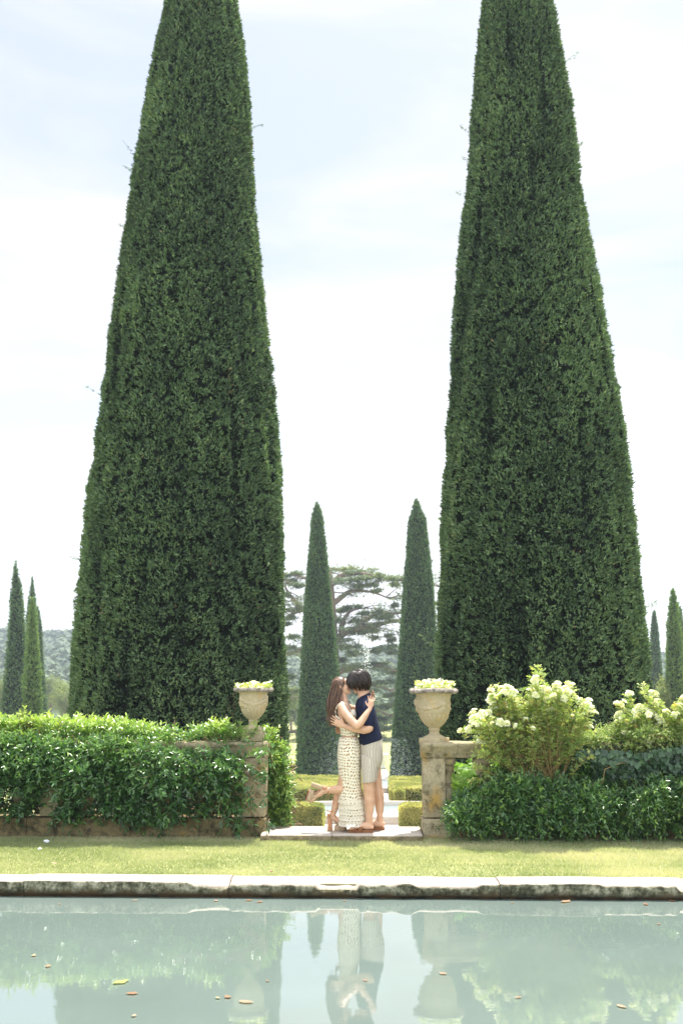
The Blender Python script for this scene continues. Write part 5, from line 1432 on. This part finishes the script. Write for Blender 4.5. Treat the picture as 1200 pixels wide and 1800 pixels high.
# far arm behind his neck
mb.tube([W(604, 1242, .145), W(617, 1246, .21), W(628, 1247, .245)], [.046, .043, .038], 12)
mb.tube([W(628, 1247, .245), W(640, 1238, .235), W(648, 1229, .17)], [.038, .036, .025], 12)
hand(mb, W(648.2, 1228.5, .168), (.55, -.75, .55), (-.6, -.6, -.1), (-.3, 0, 1), .98, .4, .12, .17)
# standing leg (far), kicked-back leg (near)
leg(mb, [W(611, 1330, .06), W(607, 1360, .06), W(599.5, 1387, .05), W(592.5, 1404, .05), W(589, 1419, .05), W(585.5, 1431, .05), W(584, 1438, .05)], [(.07, .08), (.066, .07), (.052, .053), (.048, .047), (.041, .04), (.032, .031), (.03, .031)])
leg(mb, [W(611, 1330, -.06), W(608, 1360, -.062), W(604, 1385, -.065)], [(.07, .08), (.066, .07), (.052, .054)])
leg(mb, [W(604, 1385, -.065), W(595, 1387, -.065), W(587, 1387.3, -.065), W(578, 1388, -.065), W(571.5, 1388.5, -.065)], [(.05, .052), (.048, .048), (.044, .044), (.033, .034), (.028, .03)])
def shoe_frame(o_, t_, u_, y): 
    o_ = Vector(o_); t_ = Vector((t_[0], 0, t_[1])).normalized(); u_ = Vector((u_[0], 0, u_[1])).normalized()
    return lambda x, z, yy=0: Vector((o_.x, y, o_.z)) + t_ * x + u_ * z + Vector((0, yy, 0))
FS = shoe_frame((WX(579.3), 0, Z0), (1, 0), (0, 1), YC + .05)
p_ = W(547.5, 1377.5)
FR = shoe_frame((p_.x, 0, p_.z), (-.3, -.95), (.95, -.3), YC - .065)
for fr_, ank in ((FS, W(584, 1438, .05)), (FR, W(571.5, 1388.5, -.065))):
    mb.tube([fr_(-.004, .148), fr_(.03, .148), fr_(.07, .118), fr_(.11, .085), fr_(.15, .072)], [(.026, .026), (.03, .034), (.033, .03), (.038, .02), (.036, .014)], 12, (0, 1, 0))
    mb.tube([ank, fr_(.022, .165)], [(.029, .03), (.03, .034)], 12, (0, 1, 0))
    for i in range(5):
        yy = (i - 2) * .015; mb.tube([fr_(.14, .068, yy), fr_(.176 - abs(i - 1.5) * .005, .063, yy)], [.009, .0075], 8)
build(mb, 'body', M_skin, wom, remesh=.0048, smooths=3)
lips(hcW, MW, .97, wom); brows(hcW, MW, .97, M_hairW, wom)
def heels(fr, parent, red):
    mb = MB(); n = 30
    # platform sole
    rs = []
    for z, k in ((.0, .93), (.006, 1), (.045, 1.0), (.056, .95), (.05, .8)):
        ring = []
        for j in range(n):
            a = 2 * math.pi * j / n; c_, s_ = math.cos(a), math.sin(a)
            ring.append(fr(.118 + .068 * k * math.copysign(abs(c_) ** .75, c_), z, .043 * k * math.copysign(abs(s_) ** .8, s_)))
        rs.append(ring)
    mb.rings(rs)
    mb.tube([fr(-.028, .128), fr(.01, .128), fr(.045, .104), (fr(.08, .062)), fr(.11, .045)], [(.027, .007), (.03, .008), (.03, .008), (.034, .008), (.036, .008)], 12, (0, 1, 0))
    # toe cover
    mb.ell(fr(.132, .07), (.001, .001, .001))
    rs = []
    for k in range(7):
        t_ = k / 6; x = .095 + .09 * t_; hh = (.052 - .026 * t_ ** 2) * (1 if k < 6 else .6); wv = (.043 - .012 * t_ ** 2) * (1 if k < 6 else .7)
        rs.append([fr(x, .045 + hh * math.sin(math.pi * j / 12) ** .8, wv * math.cos(math.pi * j / 12)) for j in range(13)])
    mb.rings(rs)
    s = build(mb, 'shoe', M_suede, parent)
    mb = MB(); mb.rings([[fr(.002 + (.024 + .004 * (1 - z / .12)) * math.copysign(abs(math.cos(a)) ** .6, math.cos(a)) , z, (.025) * math.copysign(abs(math.sin(a)) ** .6, math.sin(a))) for a in [2 * math.pi * j / 24 for j in range(24)]] for z in (.0, .004, .06, .118, .128)])
    build(mb, 'heel', M_heel if not red else M_suede, s)
    if red:
        mb = MB(); mb.rings([[fr(.118 + .064 * math.cos(a), z, .04 * math.sin(a)) for a in [2 * math.pi * j / 24 for j in range(24)]] for z in (-.006, -.001)])
        build(mb, 'outsole', M_red, s)
        mb = MB(); mb.tube([fr(.0, .120), fr(.045, .094), fr(.078, .054)], [(.026, .004)] * 3, 8, (0, 1, 0)); build(mb, 'outsole', M_red, s)
    # heel counter and ankle strap
    mb = MB(); pts = [fr(-.03 + .034 * (1 - math.cos(a)), .15 + .015 * math.cos(a), .033 * math.sin(a)) for a in np.linspace(-1.7, 1.7, 13)]
    mb.tube(pts, [(.016, .003)] * 13, 8, (0, 0, 1) if not red else (.95, 0, -.3), round_ends=False); build(mb, 'heel_strap', M_heel, s)
    mb = MB(); pts = [fr(.026 + .036 * math.cos(a), .205 + .01 * math.cos(a), .034 * math.sin(a)) for a in np.linspace(0, 2 * math.pi, 17)]
    mb.tube(pts, [.005] * 17, 6, (0, 0, 1), round_ends=False); mb.tube([fr(-.01, .205), fr(-.03, .215, -.012), fr(-.036, .20, -.01)], [.005, .007, .004], 6)
    build(mb, 'ankle_strap', M_heel, s)
heels(FS, wom, False); heels(FR, wom, True)
# skirt
mb = MB()
def scal(u, v): return .010 * math.sin(u * 2 * math.pi * 5 + 1) * v + .006 * math.sin(u * 2 * math.pi * 13 + v * 3) * v
rows = dense([(1296, 1296, 597.5, 630, .135, 0), (1299, 1299, 596.8, 631, .14, 0), (1310, 1310, 595.2, 632.5, .16, 0), (1328, 1328, 593.6, 633.5, .172, 0), (1350, 1350, 595.2, 633.5, .165, 0), (1372, 1372, 597, 633.6, .15, 0), (1390, 1390, 597.6, 635, .145, 0), (1402, 1402, 596, 636.5, .15, 0), (1416, 1416, 597.2, 639, .155, 0), (1432, 1432, 597, 640.5, .16, 0), (1446, 1446, 597.5, 641, .16, 0)], 5)
loft_px(mb, rows, 72, 2.1, cap=False, fold=scal)
sk = build(mb, 'skirt', M_croch, wom)
m_ = sk.modifiers.new('s', 'SOLIDIFY'); m_.thickness = .006; m_.offset = 1; bake(sk)
# flower motifs along the hem and slit edge as real petals
rg = np.random.default_rng(4); Pm, Dm, Nm, Lm = [], [], [], []
for (zp, cnt) in ((1447, 26), (1437, 26), (1427, 26), (1417, 24), (1407, 22)):
    rr = [r_ for r_ in rows]; yy = np.array([r_[0] for r_ in rows]); f = lambda c_: float(np.interp(zp, yy, [r_[c_] for r_ in rows]))
    a_, c_ = W(f(2), zp), W(f(3), zp); hd = f(4)
    for j in range(cnt):
        th = 2 * math.pi * (j + .5 * ((zp // 10) % 2)) / cnt; cs, sn = math.cos(th), math.sin(th)
        p = a_.lerp(c_, .5 + .5 * cs * 1.03) + Vector((0, hd * sn * 1.05, 0)); nrm = Vector((cs, sn, .1)).normalized(); u = Vector((-sn, cs, 0)); v = nrm.cross(u)
        for k in range(6):
            b_ = 2 * math.pi * k / 6; rd = u * math.cos(b_) + v * math.sin(b_)
            Pm.append(p + rd * .006 + nrm * .007); Dm.append(rd + nrm * .25); Nm.append(nrm - rd * .25); Lm.append(.022)
me = leaf_mesh('motifs', np.array(Pm), np.array(Dm), np.array(Nm), np.array(Lm), np.array(Lm) * .75, np.full(len(Pm), .6), 'leaf', .1, .1)
me.materials.append(simple('cream_yarn', (.78, .72, .6), .9)); o = bpy.data.objects.new('flower_trim', me); sc.collection.objects.link(o); o.parent = sk
# crop top
mb = MB()
loft_px(mb, dense([(1268, 1264, 593.5, 624.5, .147, 0), (1272, 1270, 594.8, 625.5, .143, 0), (1280, 1280, 597, 626.5, .137, 0), (1291, 1291, 598.6, 628.5, .134, 0), (1293, 1293, 598.8, 628.3, .130, 0)], 3), 60, 2.1, cap=False, fold=lambda u, v: .02 * math.sin(u * 2 * math.pi * 22) * (v < .1 or v > .9))
for s in (-1, 1):
    mb.ell(W(618.5, 1257, s * .066), (.052, .061, .062), None, 16, 12)
    mb.tube([W(616, 1250, s * .10), W(609, 1236.5, s * .115), W(601, 1233.8, s * .118), W(593.5, 1240, s * .115), W(590, 1250, s * .10), W(591.5, 1262, s * .09), W(595, 1269, s * .085)], [(.011, .006)] * 7, 8, (0, 1, 0))
mb.tube([W(590.5, 1258, -.11), W(596, 1262, -.148), W(603, 1267, -.155), W(611, 1271, -.152)], [(.010, .006)] * 4, 8, (0, 0, 1))
build(mb, 'crop_top', M_croch, wom)
# hair
mb = MB(); mb.ell(hcW + MW @ Vector((-.02, 0, .034)), (.093, .082, .088), MW, 24, 16)
mb.ell(hcW + MW @ Vector((-.055, 0, -.03)), (.05, .066, .075), MW, 18, 12)
rg = np.random.default_rng(9)
for i in range(300):
    s = rg.random(); sd_ = rg.choice([-1, 1]); far = 1 if sd_ > 0 else 0
    def L2(a, b): return a + (b - a) * s
    ds = rg.uniform(.1, 1)
    k = 1 - .35 * (1 - ds)
    pts0 = [(L2(605, 596) + rg.normal(0, 1), L2(1194.5, 1192) , .02 * ds), (L2(602.5, 587) + rg.normal(0, .7), L2(1203, 1198), .078 * ds), (L2(602, 581.5) + rg.normal(0, .8), L2(1216, 1211), .088 * ds),
            (L2(600, 578.5) + rg.normal(0, 1.2), L2(1232, 1228), .105 * ds), (L2(596, 577.5) + rg.normal(0, 1.6), L2(1248, 1246), .115 * ds), (L2(593.5, 578) + rg.normal(0, 1.8), L2(1262, 1261), .11 * ds), (L2(592, 581) + rg.normal(0, 2), L2(1270, 1274) + rg.normal(0, 2.5), .10 * ds)]
    ph = rg.uniform(0, 6.28); P_ = [W(a, b, .016 + sd_ * c) for a, b, c in pts0]; out = []
    for q_ in range(len(P_) - 1):
        for f in (0, .25, .5, .75):
            p0, p1, p2, p3 = P_[max(q_ - 1, 0)], P_[q_], P_[q_ + 1], P_[min(q_ + 2, len(P_) - 1)]
            v = .5 * ((2 * p1) + (p2 - p0) * f + (2 * p0 - 5 * p1 + 4 * p2 - p3) * f * f + (3 * p1 - p0 - 3 * p2 + p3) * f ** 3)
            g = (q_ + f) / 6; amp = .022 * max(0, g - .3)
            out.append(v + Vector((math.sin(g * 17 + ph) * amp, math.cos(g * 15 + ph) * amp * 1.2, 0)))
    out.append(P_[-1]); m2 = len(out); r0 = rg.uniform(.004, .0075)
    mb.tube(out, [r0 * min(1, .5 + q_ / 5, (m2 - q_) / 6 + .1) for q_ in range(m2)], 5, (0, 1, 0), .7, round_ends=False)
build(mb, 'hair', M_hairW, wom)

# ------------------------------------------------------------------ air
bpy.ops.mesh.primitive_cube_add(size=1, location=(0, 330, 35))
hzb = bpy.context.object; hzb.name = 'haze'; hzb.scale = (1400, 800, 76); hzb['kind'] = 'stuff'; hzb['label'] = 'pale summer haze over the far hills'
mh = bpy.data.materials.new('haze_air'); mh.use_nodes = True; t = mh.node_tree
for n_ in list(t.nodes): t.nodes.remove(n_)
oo = t.nodes.new('ShaderNodeOutputMaterial'); pv = t.nodes.new('ShaderNodeVolumePrincipled')
pv.inputs['Color'].default_value = (.74, .83, 1.0, 1); pv.inputs['Density'].default_value = .0006; pv.inputs['Anisotropy'].default_value = .2
t.links.new(pv.outputs[0], oo.inputs['Volume']); hzb.data.materials.append(mh)
